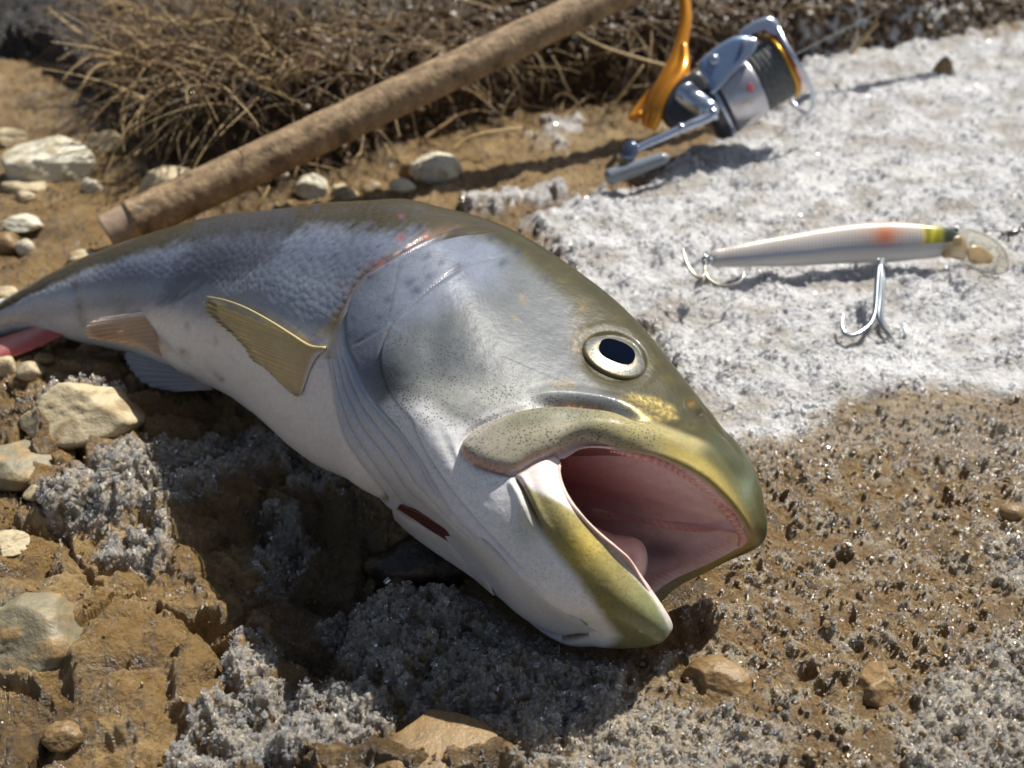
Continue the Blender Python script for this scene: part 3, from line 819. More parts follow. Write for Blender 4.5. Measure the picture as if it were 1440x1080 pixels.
def pec_col(u, q, saw, X, Y):
    c = np.zeros(u.shape + (3,)); c[:] = W(202, 174, 122)
    c = mix(c, W(176, 158, 108), sstep(.35, .95, u))
    c = mix(c, W(206, 186, 110), np.exp(-((q - .06) / .05) ** 2) * (1 - .4 * u))
    c = mix(c, W(186, 150, 118), (1 - sstep(.0, .3, u)) * .7)
    c = mix(c, W(206, 190, 140), (1 - saw) * .35)
    c = mix(c, W(104, 88, 60), saw * .22 * sstep(.2, .6, u))
    c = mix(c, W(222, 216, 208), 1 - sstep(.0, .07, u))
    return c * (1 + .12 * fbm(X / 9, Y / 9, 3, 91))[..., None]
fin('pectoral_fin', [(458, 492), (446, 502), (436, 520), (426, 548), (420, 558)],
    [(286, 419), (288, 436), (302, 452), (322, 468), (340, 486), (352, 505), (372, 518), (395, 541), (414, 557)], (.10, .42), 20, pec_col, mat=finm, bulge=.12)
# the stiff leading ray
q = np.array([on_fish(x, y, o_)[0] for x, y, o_ in [(458, 490, .22), (436, 487, .32), (410, 471, .42), (380, 452, .5), (345, 433, .55), (315, 422, .55), (290, 417, .5)]])
obj('fin_ray', tube('fin_ray', smooth_pl(q, 5), np.linspace(.065, .03, 31), 8), plain('fin_ray_yellow', lin(190, 174, 124), rough=.35, coat=.4), bpy.data.objects['pectoral_fin'])
def pel_col(u, q, saw, X, Y):
    c = np.zeros(u.shape + (3,)); c[:] = W(190, 150, 112)
    c = mix(c, W(152, 104, 62), sstep(.3, .8, u) * np.exp(-((q - .45) / .25) ** 2))
    c = mix(c, W(236, 226, 214), np.exp(-((q - .0) / .13) ** 2)); c = mix(c, W(228, 206, 170), sstep(.86, 1., u) * .8)
    c = mix(c, W(216, 186, 150), (1 - saw) * .4)
    return c
def dep(z): return lambda X, Y: z
zr = (on_fish(212, 465)[0] - CP) @ FW
fin('pelvic_fin', [(210, 437), (214, 452), (220, 475), (228, 502)], [(134, 448), (122, 458), (118, 468), (130, 477), (160, 480), (190, 487), (212, 494)], (.05, .2), 11, pel_col, mat=finm, surf=False,
    depth=lambda X, Y: zr + .012 * (212 - X) - .2, bulge=.25, label='pale orange pelvic fin with a white leading edge')
def pel2(u, q, saw, X, Y):
    c = np.zeros(u.shape + (3,)); c[:] = W(130, 134, 142); c = mix(c, W(176, 180, 186), (1 - saw) * .5); c = mix(c, W(190, 160, 140), (1 - sstep(0, .4, u)) * .6); return c
zr2 = (at_height(np.array(270.), np.array(535.), .9) - CP) @ FW
fin('pelvic_fin', [(262, 512), (276, 524), (290, 537), (300, 548)], [(176, 493), (174, 503), (180, 515), (192, 532), (214, 545), (246, 551)], (.0, .0), 9, pel2, mat=finm, surf=False,
    depth=lambda X, Y: zr2 + .010 * (270 - X) - .02 * (Y - 520) * .5, bulge=.1, label='blue-grey pelvic fin in the shade under the belly')
def anal_col(u, q, saw, X, Y):
    c = np.zeros(u.shape + (3,)); c[:] = W(186, 92, 84); c = mix(c, W(214, 170, 166), np.exp(-((q - .25) / .2) ** 2) * (1 - .5 * u)); c = mix(c, W(160, 60, 54), saw * .5); c = mix(c, W(190, 176, 170), (1 - sstep(0, .15, u)) * .8); return c
zr3 = (at_height(np.array(85.), np.array(468.), 1.2) - CP) @ FW
fin('anal_fin', [(60, 456), (80, 458), (106, 462)], [(-60, 494), (-62, 508), (-40, 514), (-10, 508), (25, 500), (60, 486), (92, 470)], (0, 0), 12, anal_col, mat=finm, surf=False,
    depth=lambda X, Y: zr3 - .018 * (85 - X) * -.3 - .014 * (Y - 465), bulge=.1, label='red anal fin near the tail')
def tail_col(u, q, saw, X, Y):
    c = np.zeros(u.shape + (3,)); c[:] = W(120, 104, 96); return mix(c, W(180, 90, 80), saw * .5)
zr4 = (at_height(np.array(-150.), np.array(515.), 1.0) - CP) @ FW
fin('tail_fin', [(-148, 500), (-148, 515), (-148, 530)], [(-300, 480), (-285, 520), (-262, 560), (-290, 600), (-320, 640)], (0, 0), 14, tail_col, mat=finm, surf=False, depth=lambda X, Y: zr4 - .006 * (Y - 515) * 2, bulge=.1)

# ---- roof of the mouth
def patch(name, curves, n_u=90, n_v=70, colf=None, mat=None, relief=None, parent=fish, thick=None):
    cs = [smooth_pl(np.array([H(np.array(float(x)), np.array(float(y)), np.array(float(l))) for x, y, l in c]), 8) for c in curves]
    t = np.linspace(0, 1, n_u)
    cs = np.array([np.stack([np.interp(t, np.linspace(0, 1, len(c)), c[:, k]) for k in range(3)], 1) for c in cs])
    P = spline_eval(np.linspace(0, 1, len(cs)), cs, np.linspace(0, 1, n_v))
    n = normals(P, wrap=False)
    if (n * (CP - P)).sum() < 0: n = -n
    v_ = np.linspace(0, 1, n_v)[:, None] + 0 * t; u_ = t[None] + 0 * v_
    if relief is not None: P = P + n * relief(u_, v_)[..., None]
    X, Y, _ = project(P)
    c = colf(u_, v_, X, Y) if colf else None
    Fq = grid_faces(n_v, n_u)
    if thick:
        B = P - n * thick
        Vv = np.concatenate([P.reshape(-1, 3), B.reshape(-1, 3)]); cc = np.concatenate([c.reshape(-1, 3)] * 2)
        bi = [i * n_u for i in range(n_v)] + [(n_v - 1) * n_u + j for j in range(1, n_u)] + [i * n_u + n_u - 1 for i in range(n_v - 2, -1, -1)] + [j for j in range(n_u - 2, -1, -1)]
        F3 = np.array([(bi[k], bi[k + 1], bi[k + 1] + n_u * n_v, bi[k] + n_u * n_v) for k in range(len(bi) - 1)])
        return obj(name, mesh_np(name, Vv, np.concatenate([Fq, Fq[:, ::-1] + n_u * n_v, F3]), cc), mat, parent)
    return obj(name, mesh_np(name, P.reshape(-1, 3), Fq, c.reshape(-1, 3)), mat, parent)
fleshm = plain('wet_flesh', (1, 1, 1), rough=.38, coat=.3, attr=True, bump=.25, bscale=500, noise=.10, nscale=160, sss=.08)
def roof_col(u, v_, X, Y):
    c = np.zeros(u.shape + (3,)); c[:] = W(214, 186, 188)
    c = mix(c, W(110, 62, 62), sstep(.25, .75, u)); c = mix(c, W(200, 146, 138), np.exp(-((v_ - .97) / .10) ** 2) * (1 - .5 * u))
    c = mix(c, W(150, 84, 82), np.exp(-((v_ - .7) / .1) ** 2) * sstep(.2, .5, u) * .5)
    st_ = .5 + .5 * np.sin(u * 150)
    c = mix(c, W(226, 178, 168), st_ * sstep(.82, .95, v_) * .4 * (1 - sstep(.5, .8, u)))
    return c * (1 + .10 * fbm(X / 14, Y / 9, 4, 93))[..., None]
def roof_rel(u, v_):
    st_ = .5 + .5 * np.sin(u * 150)
    return .05 * np.exp(-((v_ - .9) / .08) ** 2) + .02 * st_ * sstep(.84, .95, v_) * (1 - sstep(.5, .8, u)) + .012 * fbm(u * 8, v_ * 6, 3, 95)
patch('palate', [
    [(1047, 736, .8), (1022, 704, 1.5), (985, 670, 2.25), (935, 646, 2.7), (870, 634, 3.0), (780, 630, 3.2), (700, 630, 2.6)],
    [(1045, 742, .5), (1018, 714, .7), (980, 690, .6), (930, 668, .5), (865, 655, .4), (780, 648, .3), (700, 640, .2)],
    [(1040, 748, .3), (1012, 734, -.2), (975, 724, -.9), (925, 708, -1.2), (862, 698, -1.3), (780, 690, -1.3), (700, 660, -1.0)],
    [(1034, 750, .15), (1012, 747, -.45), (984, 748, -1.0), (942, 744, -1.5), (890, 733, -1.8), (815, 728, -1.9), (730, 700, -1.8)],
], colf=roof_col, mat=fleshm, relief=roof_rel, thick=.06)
# gum with its row of small teeth along the near edge of the upper jaw
def gum():
    P = smooth_pl(np.array([H(np.array(float(x)), np.array(float(y)), np.array(float(l))) for x, y, l in [(858, 632, 2.9), (880, 635, 2.85), (925, 646, 2.6), (960, 661, 2.25), (990, 681, 1.8), (1016, 707, 1.2), (1036, 734, .5), (1045, 754, -.2), (1040, 766, -.9)]]), 14)
    t = np.linspace(0, 1, len(P)); rad = (.17 + .03 * np.sin(t * 190)) * np.sin(math.pi * np.clip(t * 1.0, .04, .98)) ** .35
    V, F_, e = tube_arrays(P, rad, 20); c = np.zeros((len(V), 3)); c[:] = W(226, 176, 166)
    c = mix(c, W(190, 120, 108), np.repeat(.5 - .5 * np.sin(t * 190), 20).tolist() + [0, 0] if False else np.r_[np.repeat(.35 - .35 * np.sin(t * 190), 20), 0, 0])
    return mesh_np('gum', V, F_, c)
obj('gum', gum(), fleshm, fish)
# tongue
def tongue():
    ax = smooth_pl(np.array([H(np.array(float(x)), np.array(float(y)), np.array(float(l))) for x, y, l in [(760, 740, -.6), (810, 768, -.8), (850, 786, -.9), (884, 792, -.8), (908, 797, -.7)]]), 8)
    m_ = len(ax); t = np.linspace(0, 1, m_); rad = .78 * np.sqrt(np.clip(1 - np.clip((t - .72) / .28, 0, 1) ** 2.2, 0, 1)) + .02
    V, F_, e = tube_arrays(ax, rad, 28)
    X, Y, _ = project(V); c = np.zeros((len(V), 3)); c[:] = W(232, 200, 192); c = mix(c, W(170, 96, 84), np.exp(-(((X - 888) / 9) ** 2 + ((Y - 786) / 12) ** 2)) * .7)
    return mesh_np('tongue', V, np.concatenate([F_, e[:, [0, 1, 2, 2]]]) if False else F_, c)
obj('tongue', tongue(), fleshm, fish)
# loose gill flap of the lower side, seen under the throat
def flap_col(u, v_, X, Y):
    c = np.zeros(u.shape + (3,)); c[:] = W(216, 208, 204); c = mix(c, W(150, 110, 80), np.exp(-((v_) / .10) ** 2) * .6); return c
patch('gill_flap', [
    [(555, 713, -.6), (566, 722, -.6), (592, 736, -.7), (620, 752, -.8), (648, 770, -.9), (676, 800, -1.0)],
    [(553, 718, -1.2), (572, 736, -1.2), (606, 757, -1.3), (636, 775, -1.3), (660, 792, -1.3), (690, 825, -1.2)],
    [(555, 731, -2.0), (575, 750, -2.1), (610, 776, -2.1), (640, 796, -2.1), (666, 814, -2.0), (694, 838, -1.6)],
], n_u=60, n_v=24, colf=flap_col, mat=fleshm, relief=lambda u, v_: .04 * np.sin(math.pi * v_) + .01 * fbm(u * 12, v_ * 3, 3, 97), thick=.05)
def dark_col(u, v_, X, Y):
    c = np.zeros(u.shape + (3,)); c[:] = W(96, 44, 40); return c
patch('gill_opening', [
    [(556, 706, -.1), (590, 722, .1), (620, 740, .2), (650, 762, .2), (678, 795, .1)],
    [(560, 722, -.9), (592, 740, -.9), (622, 757, -.9), (650, 776, -.9), (680, 806, -1.0)],
], n_u=40, n_v=10, colf=dark_col, mat=fleshm, thick=.04)
# ================================================================== THE GROUND
fy = np.r_[np.linspace(3200, 1300, 22, endpoint=False), np.linspace(1300, 1115, 20, endpoint=False), np.linspace(1115, -30, 640, endpoint=False), np.linspace(-30, -330, 70, endpoint=False), -np.array([330, 360, 385, 400, 412, 422, 428, 432])]
fx = np.r_[np.linspace(-3500, -300, 30, endpoint=False), np.linspace(-300, -30, 22, endpoint=False), np.linspace(-30, 1470, 860, endpoint=False), np.linspace(1470, 1760, 24, endpoint=False), np.linspace(1760, 5000, 30)]
GX, GY = np.meshgrid(fx, fy)
G = at_height(GX, GY, 0.)
gx, gy = G[..., 0], G[..., 1]
nA = fbm(gx / 9, gy / 9, 4, 101); nB = fbm(gx / 2.6, gy / 2.6, 4, 111); nC = fbm(gx / .8, gy / .8, 4, 121); nD = fbm(gx / .25, gy / .25, 3, 131)
rB = fbm(gx / 3.2, gy / 3.2, 4, 141, ridged=True); rC = fbm(gx / .9, gy / .9, 4, 151, ridged=True)
WX = GX + 30 * nB + 16 * nC; WY = GY + 20 * nA + 18 * np.roll(nB, 37, 1) + 14 * np.roll(nC, 51, 1)      # ragged edges
def zone(pts, f=10): return poly_mask(WX, WY, pts, f)
snow = zone([(2900, -120), (1700, -20), (1440, 50), (1270, 66), (1180, 84), (1120, 104), (1120, 150), (1060, 170), (1000, 200), (955, 235), (930, 262), (860, 285), (770, 312), (740, 330), (830, 420), (900, 470), (960, 540), (1010, 612), (1090, 622), (1180, 590), (1280, 560), (1440, 575), (2600, 660)], 14)
strip = np.maximum.reduce([zone([(660, 288), (740, 270), (800, 268), (800, 290), (720, 306), (660, 304)], 6), zone([(745, 196), (770, 176), (812, 172), (806, 196), (760, 212)], 6), zone([(1125, 84), (1200, 76), (1300, 66), (1240, 100), (1130, 108)], 5)])
fice = np.maximum.reduce([zone([(450, 850), (520, 828), (600, 820), (690, 840), (780, 900), (880, 930), (860, 1010), (780, 1060), (640, 1050), (560, 1000), (480, 930)], 10),
    zone([(270, 1010), (330, 985), (420, 970), (520, 980), (560, 1030), (500, 1070), (400, 1100), (240, 1100)], 9), zone([(322, 900), (352, 884), (392, 900), (392, 960), (350, 985), (312, 960)], 7),
    zone([(60, 720), (110, 680), (170, 650), (240, 620), (330, 580), (390, 600), (400, 640), (330, 670), (290, 700), (230, 730), (150, 760), (80, 750)], 9),
    zone([(150, 770), (200, 750), (250, 742), (240, 800), (190, 822), (140, 800)], 8), zone([(360, 700), (420, 700), (430, 760), (400, 800), (360, 820), (380, 760)], 7),
    zone([(380, 640), (450, 610), (520, 650), (540, 700), (470, 690), (400, 680)], 8), zone([(20, 585), (120, 575), (190, 580), (180, 596), (60, 600)], 5)])
grit = np.maximum.reduce([zone([(1300, 960), (1400, 900), (1500, 900), (1500, 1120), (1240, 1120)], 22), zone([(1380, 770), (1500, 740), (1500, 850), (1400, 840)], 14), zone([(740, 1010), (900, 990), (1100, 1040), (1080, 1130), (720, 1130)], 22) * .8])
dirty = zone([(960, 610), (1100, 600), (1300, 580), (1500, 590), (1500, 680), (1200, 640), (1050, 660)], 26) * .55
rightm = zone([(980, 640), (1500, 590), (2900, 640), (2900, 1800), (760, 1800), (800, 960), (950, 900), (1060, 760)], 20)
snowm = np.clip(snow + strip * .75, 0, 1)
gz = .28 * nA + .14 * nB
# mud: lumps and small clods
w1, w2, wid = worley(gx / 1.15 + .3 * nC, gy / 1.15 + .3 * nB, 5)
w3, w4, wid2 = worley(gx / .42 + .2 * nC, gy / .42, 9)
mudrel = .22 * rB + .16 * nB + .10 * rC + .055 * nC + .028 * nD + .16 * (w2 - w1) * (wid > .5) + .055 * (.6 - w3)
w5, w6, wid3 = worley(gx / 2.6 + .35 * nB, gy / 2.6 + .35 * nA, 23)
lumps = sstep(0, .35, w6 - w5)          # clods parted by cracks
smooth_mud = zone([(-40, 800), (60, 790), (130, 860), (200, 900), (310, 880), (300, 960), (200, 1010), (240, 1060), (-40, 1100)], 20)
leftm = zone([(-400, 520), (240, 520), (420, 600), (640, 760), (700, 900), (760, 1200), (-400, 1200)], 25)
gz += leftm * (1 - snowm) * (.55 * (lumps - 1) * (wid3 > .25) + .35 * (wid3 - .5) + .22 * rB)
gz += mudrel * (1 - snowm) * (1 - .15 * smooth_mud) * 1.25 + (.05 * nC + .045 * nD + .06 * rC) * (1 - snowm)
# wet gritty ground under and right of the jaw
gz += rightm * (.16 * rC + .10 * (1 - w3) + .05 * nD + .10 * rB)
# snow: a crust that stands above the mud, granular
s1_, s2_, sid = worley(gx / .34, gy / .34, 15)
sramp = .25 + .75 * sstep(600, 500, GY + 40 * nB)
gz += snowm * (.70 * sramp + .58 * nB * sramp + .30 * nA * sramp + .28 * rB + .10 * rC + .07 * (.7 - s1_) + .06 * nC + .05 * nD)
gz += np.clip(fice, 0, 1) * (.06 + .18 * rC + .20 * rB + .12 * nD + .10 * nD + .10 * (.7 - s1_))
# bank of earth at the back
bankline = np.array([(-2500, 120), (-300, 60), (60, 90), (130, 140), (200, 205), (260, 245), (330, 262), (480, 240), (560, 205), (640, 190), (760, 150), (860, 148), (960, 140), (1040, 118), (1120, 96), (1220, 80), (1330, 66), (1440, 30), (1700, -60), (4000, -300)], float)
by = np.interp(GX + 12 * nB, bankline[:, 0], bankline[:, 1])
bY = at_height(GX, by, 0.)[..., 1]
up_ = (gy - bY)
up_n = up_ + .9 * nB + .6 * nC
left_shade = 1 - sstep(70, 190, GX)
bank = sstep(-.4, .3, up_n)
face = 4.0 * (.55 + .45 * sstep(1250, 900, GX)) * (1 + .15 * nA) * (1 - .65 * sstep(330, 150, GX))
rim_ = sstep(0, 1.3, up_n)
gz += rim_ * face * sstep(1460, 1240, GX) + bank * np.clip(up_, 0, 400) * (.12 + .10 * sstep(300, 0, GX))
gz += bank * (.7 * nB + .5 * rB + .35 * rC) * sstep(-.3, 1.5, up_)

# hollow in the shade below the fish, cracks and holes
def dent(x, y, rx, ry, am, p=2): 
    global gz
    gz = gz - am * np.exp(-(((WX - x) / rx) ** 2 + ((WY - y) / ry) ** 2) ** (p / 2))
dent(440, 800, 85, 95, 1.9); dent(470, 900, 60, 60, 1.0); dent(350, 740, 60, 40, 1.0); dent(590, 790, 90, 50, 1.2); dent(420, 560, 130, 30, .7); dent(300, 590, 60, 40, .8)
dent(105, 645, 16, 12, 1.1); dent(280, 880, 22, 12, 1.2); dent(302, 905, 10, 16, 1.0); dent(150, 840, 18, 10, .5); dent(1080, 690, 26, 34, .7); dent(1330, 715, 20, 10, .8)
dent(1160, 975, 26, 12, .5); dent(960, 955, 16, 12, .5); dent(1390, 620, 18, 10, .6); dent(640, 1066, 130, 10, .9); dent(1330, 690, 60, 26, .4)
# raised mud on the left, in the sun
def rise(x, y, rx, ry, am):
    global gz
    gz = gz + am * np.exp(-(((WX - x) / rx) ** 2 + ((WY - y) / ry) ** 2) ** 1.4)
rise(130, 610, 110, 46, 1.3); rise(40, 640, 60, 34, .6); rise(170, 700, 100, 42, 1.1); rise(150, 930, 170, 90, .9); rise(600, 1100, 260, 26, .9); rise(270, 790, 60, 40, .7); rise(1180, 700, 120, 50, .3)
for pts, wd, am in (([(10, 560), (60, 600), (120, 660), (160, 690), (200, 690)], 7, .7), ([(0, 690), (60, 720), (120, 800), (150, 850)], 6, .5), ([(230, 860), (270, 885), (300, 900), (310, 935), (290, 960)], 7, .8), ([(540, 1075), (640, 1060), (700, 1065), (740, 1085)], 7, .9)):
    q = pl_dist(WX, WY, smooth_pl(pts, 4))[0]; gz = gz - am * np.exp(-(q / wd) ** 2)
# keep clear of what lies in the ground: the underside of the fish presses it down
Pf = np.concatenate([S[::2, ::2].reshape(-1, 3)]); cs = .5
kx = np.floor((Pf[:, 0] + 60) / cs).astype(int); ky = np.floor((Pf[:, 1]) / cs).astype(int)
ok = (kx >= 0) & (kx < 240) & (ky >= 0) & (ky < 200)
und = np.full((240, 200), 99.); np.minimum.at(und, (kx[ok], ky[ok]), Pf[ok, 2])
u2 = und.copy()
for dx in (-1, 0, 1):
    for dy in (-1, 0, 1): u2 = np.minimum(u2, np.roll(np.roll(und, dx, 0), dy, 1))
ax_ = np.clip((gx + 60) / cs - .5, 0, 238.9); ay_ = np.clip(gy / cs - .5, 0, 198.9)
i0 = ax_.astype(int); j0 = ay_.astype(int); fx_ = ax_ - i0; fy_ = ay_ - j0
uc = np.minimum(u2, 20)
ug = uc[i0, j0] * (1 - fx_) * (1 - fy_) + uc[i0 + 1, j0] * fx_ * (1 - fy_) + uc[i0, j0 + 1] * (1 - fx_) * fy_ + uc[i0 + 1, j0 + 1] * fx_ * fy_
near_f = (gx > -58) & (gx < 50) & (gy > 1) & (gy < 98)
gz = np.where(near_f, np.minimum(gz, ug - .12), gz)
# ground colour (the material of each place, with some shade painted in)
mud = W(140, 112, 67); mudd = W(97, 76, 45); mudl = W(180, 152, 100)
gc = np.zeros(gx.shape + (3,)); gc[:] = mud
gc = mix(gc, mudd, sstep(-.1, .45, nA + .4 * nC)); gc = mix(gc, mudl, sstep(.05, .5, nB + .5 * nD) * .6)
gc = mix(gc, W(134, 106, 62), rightm * .6); gc = mix(gc, W(200, 188, 162), rightm * sstep(-.05, .5, nC + .4 * nD) * .6)
gc = mix(gc, W(104, 82, 52), rightm * sstep(.1, .5, -nC + nB * .5) * .5)
gc = mix(gc, W(122, 116, 98), zone([(-40, 850), (50, 840), (80, 900), (60, 960), (-40, 980)], 14) * .8)
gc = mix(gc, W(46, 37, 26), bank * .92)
gc = mix(gc, W(34, 30, 26), np.clip(bank * left_shade * 1.2, 0, 1))  # shade over the upper left bank, painted into the earth colour
hollow_shade = zone([(330, 700), (520, 690), (560, 780), (520, 860), (460, 960), (400, 930), (390, 830)], 14)
gc = mix(gc, W(98, 84, 62), hollow_shade * .8)  # shade in the hollow under the fish, painted into the mud
gc = mix(gc, W(186, 180, 168), np.clip(fice, 0, 1) * sstep(-.1, .55, rC + .6 * nC + .3 * nD) * .7)
gc = mix(gc, W(200, 190, 172), np.clip(grit + dirty, 0, 1) * sstep(-.1, .35, rC + .5 * nD) * .75)
sncol = np.zeros_like(gc); sncol[:] = W(224, 224, 224)
sn_d = fbm(gx / 3.0 + 3, gy / 2.2, 4, 161)
sncol = mix(sncol, W(176, 168, 154), sstep(-.08, .35, sn_d + .3 * nB) * .8); sncol = mix(sncol, W(140, 118, 88), sstep(.34, .66, .7 * sn_d + .35 * nC + .3 * nB + .5 * sstep(330, 120, GY) * (1 - sstep(900, 1250, GX))))
sncol = mix(sncol, W(172, 174, 178), sstep(-.05, .4, nC + .4 * nD) * .55); sncol = mix(sncol, W(244, 244, 244), sstep(.1, .5, fbm(gx / 5, gy / 4, 3, 171)) * .7)
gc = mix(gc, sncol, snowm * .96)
gc = mix(gc, W(96, 80, 58), snowm * (nD > .52) * (nC > .2) * .6)
icem = np.clip(np.maximum.reduce([snowm * (1 - sstep(.45, .75, sn_d)), fice, .6 * grit]), 0, 1)

gm, nt, b = new_mat('wet_mud_and_snow')
L = nt.links.new
tc = N(nt, 'ShaderNodeTexCoord'); vc = N(nt, 'ShaderNodeVertexColor', layer_name='Col')
ia = attrn('ice')
na_ = N(nt, 'ShaderNodeTexNoise', i_Scale=900., i_Detail=5., i_Roughness=.65); L(tc.outputs['Object'], na_.inputs['Vector'])
mr = N(nt, 'ShaderNodeMapRange', i_1=.3, i_2=.7, i_3=.72, i_4=1.25); L(na_.outputs[0], mr.inputs[0])
mx = N(nt, 'ShaderNodeMix', data_type='RGBA', blend_type='MULTIPLY'); mx.inputs[0].default_value = .85
L(vc.outputs[0], mx.inputs[6]); L(mr.outputs[0], mx.inputs[7]); L(mx.outputs[2], b.inputs['Base Color'])
nb_ = N(nt, 'ShaderNodeTexNoise', i_Scale=160., i_Detail=3.); L(tc.outputs['Object'], nb_.inputs['Vector'])
mr2 = N(nt, 'ShaderNodeMapRange', i_1=.35, i_2=.65, i_3=.16, i_4=.5); L(nb_.outputs[0], mr2.inputs[0])
L(mr2.outputs[0], b.inputs['Roughness'])
b.inputs['Specular IOR Level'].default_value = .5
L(mathn('MULTIPLY', ia, .5), b.inputs['Subsurface Weight']); b.inputs['Subsurface Scale'].default_value = .004; b.inputs['Subsurface Radius'].default_value = (1, 1, 1)
nc_ = N(nt, 'ShaderNodeTexNoise', i_Scale=1300., i_Detail=6., i_Roughness=.72); L(tc.outputs['Object'], nc_.inputs['Vector'])
vo_ = N(nt, 'ShaderNodeTexVoronoi', i_Scale=620.); L(tc.outputs['Object'], vo_.inputs['Vector'])
nd_ = N(nt, 'ShaderNodeTexNoise', i_Scale=330., i_Detail=8., i_Roughness=.6); L(tc.outputs['Object'], nd_.inputs['Vector'])
hh = mathn('ADD', mathn('ADD', nc_.outputs[0], mathn('MULTIPLY', nd_.outputs[0], 2.4)), mathn('MULTIPLY', vo_.outputs['Distance'], mathn('MULTIPLY', ia, .9)))
bp = N(nt, 'ShaderNodeBump', i_Strength=.9, i_Distance=.0016); L(hh, bp.inputs['Height']); L(bp.outputs[0], b.inputs['Normal'])
# wet film and crystal faces: every little cell of the surface mirrors in its own direction
vf = N(nt, 'ShaderNodeTexVoronoi', i_Scale=650.); L(tc.outputs['Object'], vf.inputs['Vector'])
vsub = N(nt, 'ShaderNodeVectorMath', operation='SUBTRACT'); L(vf.outputs['Color'], vsub.inputs[0]); vsub.inputs[1].default_value = (.5, .5, .5)
vsc = N(nt, 'ShaderNodeVectorMath', operation='SCALE'); L(vsub.outputs[0], vsc.inputs[0]); L(mathn('ADD', mathn('MULTIPLY', ia, .6), .85), vsc.inputs['Scale'])
vad = N(nt, 'ShaderNodeVectorMath', operation='ADD'); L(bp.outputs[0], vad.inputs[0]); L(vsc.outputs[0], vad.inputs[1])
vno = N(nt, 'ShaderNodeVectorMath', operation='NORMALIZE'); L(vad.outputs[0], vno.inputs[0]); L(vno.outputs[0], b.inputs['Coat Normal'])
wetn = N(nt, 'ShaderNodeAttribute', attribute_name='wet').outputs['Fac']
L(wetn, b.inputs['Coat Weight']); b.inputs['Coat Roughness'].default_value = .17; b.inputs['Coat IOR'].default_value = 1.55
GP = np.stack([gx, gy, gz], -1)
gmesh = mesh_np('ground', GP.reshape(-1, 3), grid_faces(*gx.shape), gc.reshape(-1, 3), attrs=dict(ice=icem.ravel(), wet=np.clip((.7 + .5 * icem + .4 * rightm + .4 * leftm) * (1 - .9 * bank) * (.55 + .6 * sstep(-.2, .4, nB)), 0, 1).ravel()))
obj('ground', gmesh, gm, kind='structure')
print('ground', gx.shape, gx.size)
# quick look-up of the surface for everything that stands on it
_zz = None
def ground_at(px, py):
    """surface point seen at a photograph pixel, found by walking down the picture column of the fan"""
    ix = int(np.argmin(np.abs(fx - px)))
    col_ = GP[:, ix]
    _, Y, _ = project(col_)
    m_ = (fy < 1300)
    idx = np.where(m_)[0]
    Yc = np.minimum.accumulate(Y[idx])
    vis = idx[(Y[idx] <= Yc + 1e-6)]
    k = vis[np.argmin(np.abs(Y[vis] - py))]
    return GP[k, ix].copy()
def z_at(x, y):
    """height of the surface over a ground position"""
    p = project(np.array([x, y, 0.]))
    j = np.clip(np.interp(p[0], fx, np.arange(len(fx))), 0, len(fx) - 1.001); i = np.clip(np.interp(-p[1], -fy, np.arange(len(fy))), 0, len(fy) - 1.001)
    return gz[int(round(float(i))), int(round(float(j)))]
# ================================================================== TACKLE
def pillow(name, poly, z, thick, mat, parent=None, steps=6, n=8, closed=True, tilt=(0, 0), power=.5):
    """solid plate with rounded edges: outline in photograph pixels at depth z (cm), thickness in cm"""
    pl = smooth_pl(poly, n, True) if closed else np.array(poly, float)
    c = pl.mean(0); zc = lambda X, Y: z + tilt[0] * (X - c[0]) + tilt[1] * (Y - c[1])
    Vs = []
    m = len(pl)
    sc_ = [(1 - (1 - math.cos(t)) * .22, math.sin(t)) for t in np.linspace(0, math.pi / 2, steps)]
    rows = [(s, h) for s, h in sc_]
    rows += [(rows[-1][0] * k, 1.0) for k in (.66, .33, .02)]
    front = [(s, -h) for s, h in rows]; backr = [(s, h) for s, h in rows]
    seq = front[::-1] + backr[1:]
    for s, h in seq:
        q = c + (pl - c) * s
        Vs.append(at_depth(q[:, 0], q[:, 1], zc(q[:, 0], q[:, 1]) + h * thick / 2))
    return obj(name, mesh_np(name, np.vstack(Vs), grid_faces(len(seq), m, True)), mat, parent)

# ---- rod
rod0 = at_height(150., 329., 1.25); rod1 = at_depth(727., 57., 57.)
rdir = rod1 - rod0; rlen = np.linalg.norm(rdir); rdir /= rlen
ra_ = np.cross(rdir, [0, 0, 1.]); ra_ /= np.linalg.norm(ra_); rb_ = np.cross(rdir, ra_)
rod = thing('fishing_rod', 'muddy brown fishing rod grip slanting across the picture behind the fish', 'fishing rod', rod0 - np.array([0, 0, 1.2]))
def rodpart(name, s0, s1, r0, r1, ns, na, mat, rel=.0, colf=None):
    s = np.linspace(s0, s1, ns)[:, None]; a = (np.arange(na) * 2 * math.pi / na)[None]
    r = r0 + (r1 - r0) * (s - s0) / (s1 - s0) + 0 * a
    if rel:
        r = r + rel * (fbm(s * 1.1 + 0 * a, np.cos(a) * 1.6 + 9 + .5 * np.sin(a), 4, 201) + .6 * fbm(s * 4, a * 3.5, 3, 203))
        r = r - rel * .9 * sstep(.30, .5, fbm(s * 1.6 + 5 + 0 * a, a * 2.2, 3, 207))
    r = np.concatenate([r[:1] * .02, r[:1] * .9, r, r[-1:] * .9, r[-1:] * .02]); s2 = np.concatenate([s[:1], s[:1], s, s[-1:], s[-1:]])
    P = rod0 + rdir * s2[..., None] + r[..., None] * (np.cos(a)[..., None] * ra_ + np.sin(a)[..., None] * rb_)
    c = colf(s2 + 0 * a, a + 0 * s2) if colf else None
    return obj(name, mesh_np(name, P.reshape(-1, 3), grid_faces(len(s2), na, True), None if c is None else c.reshape(-1, 3)), mat, rod)
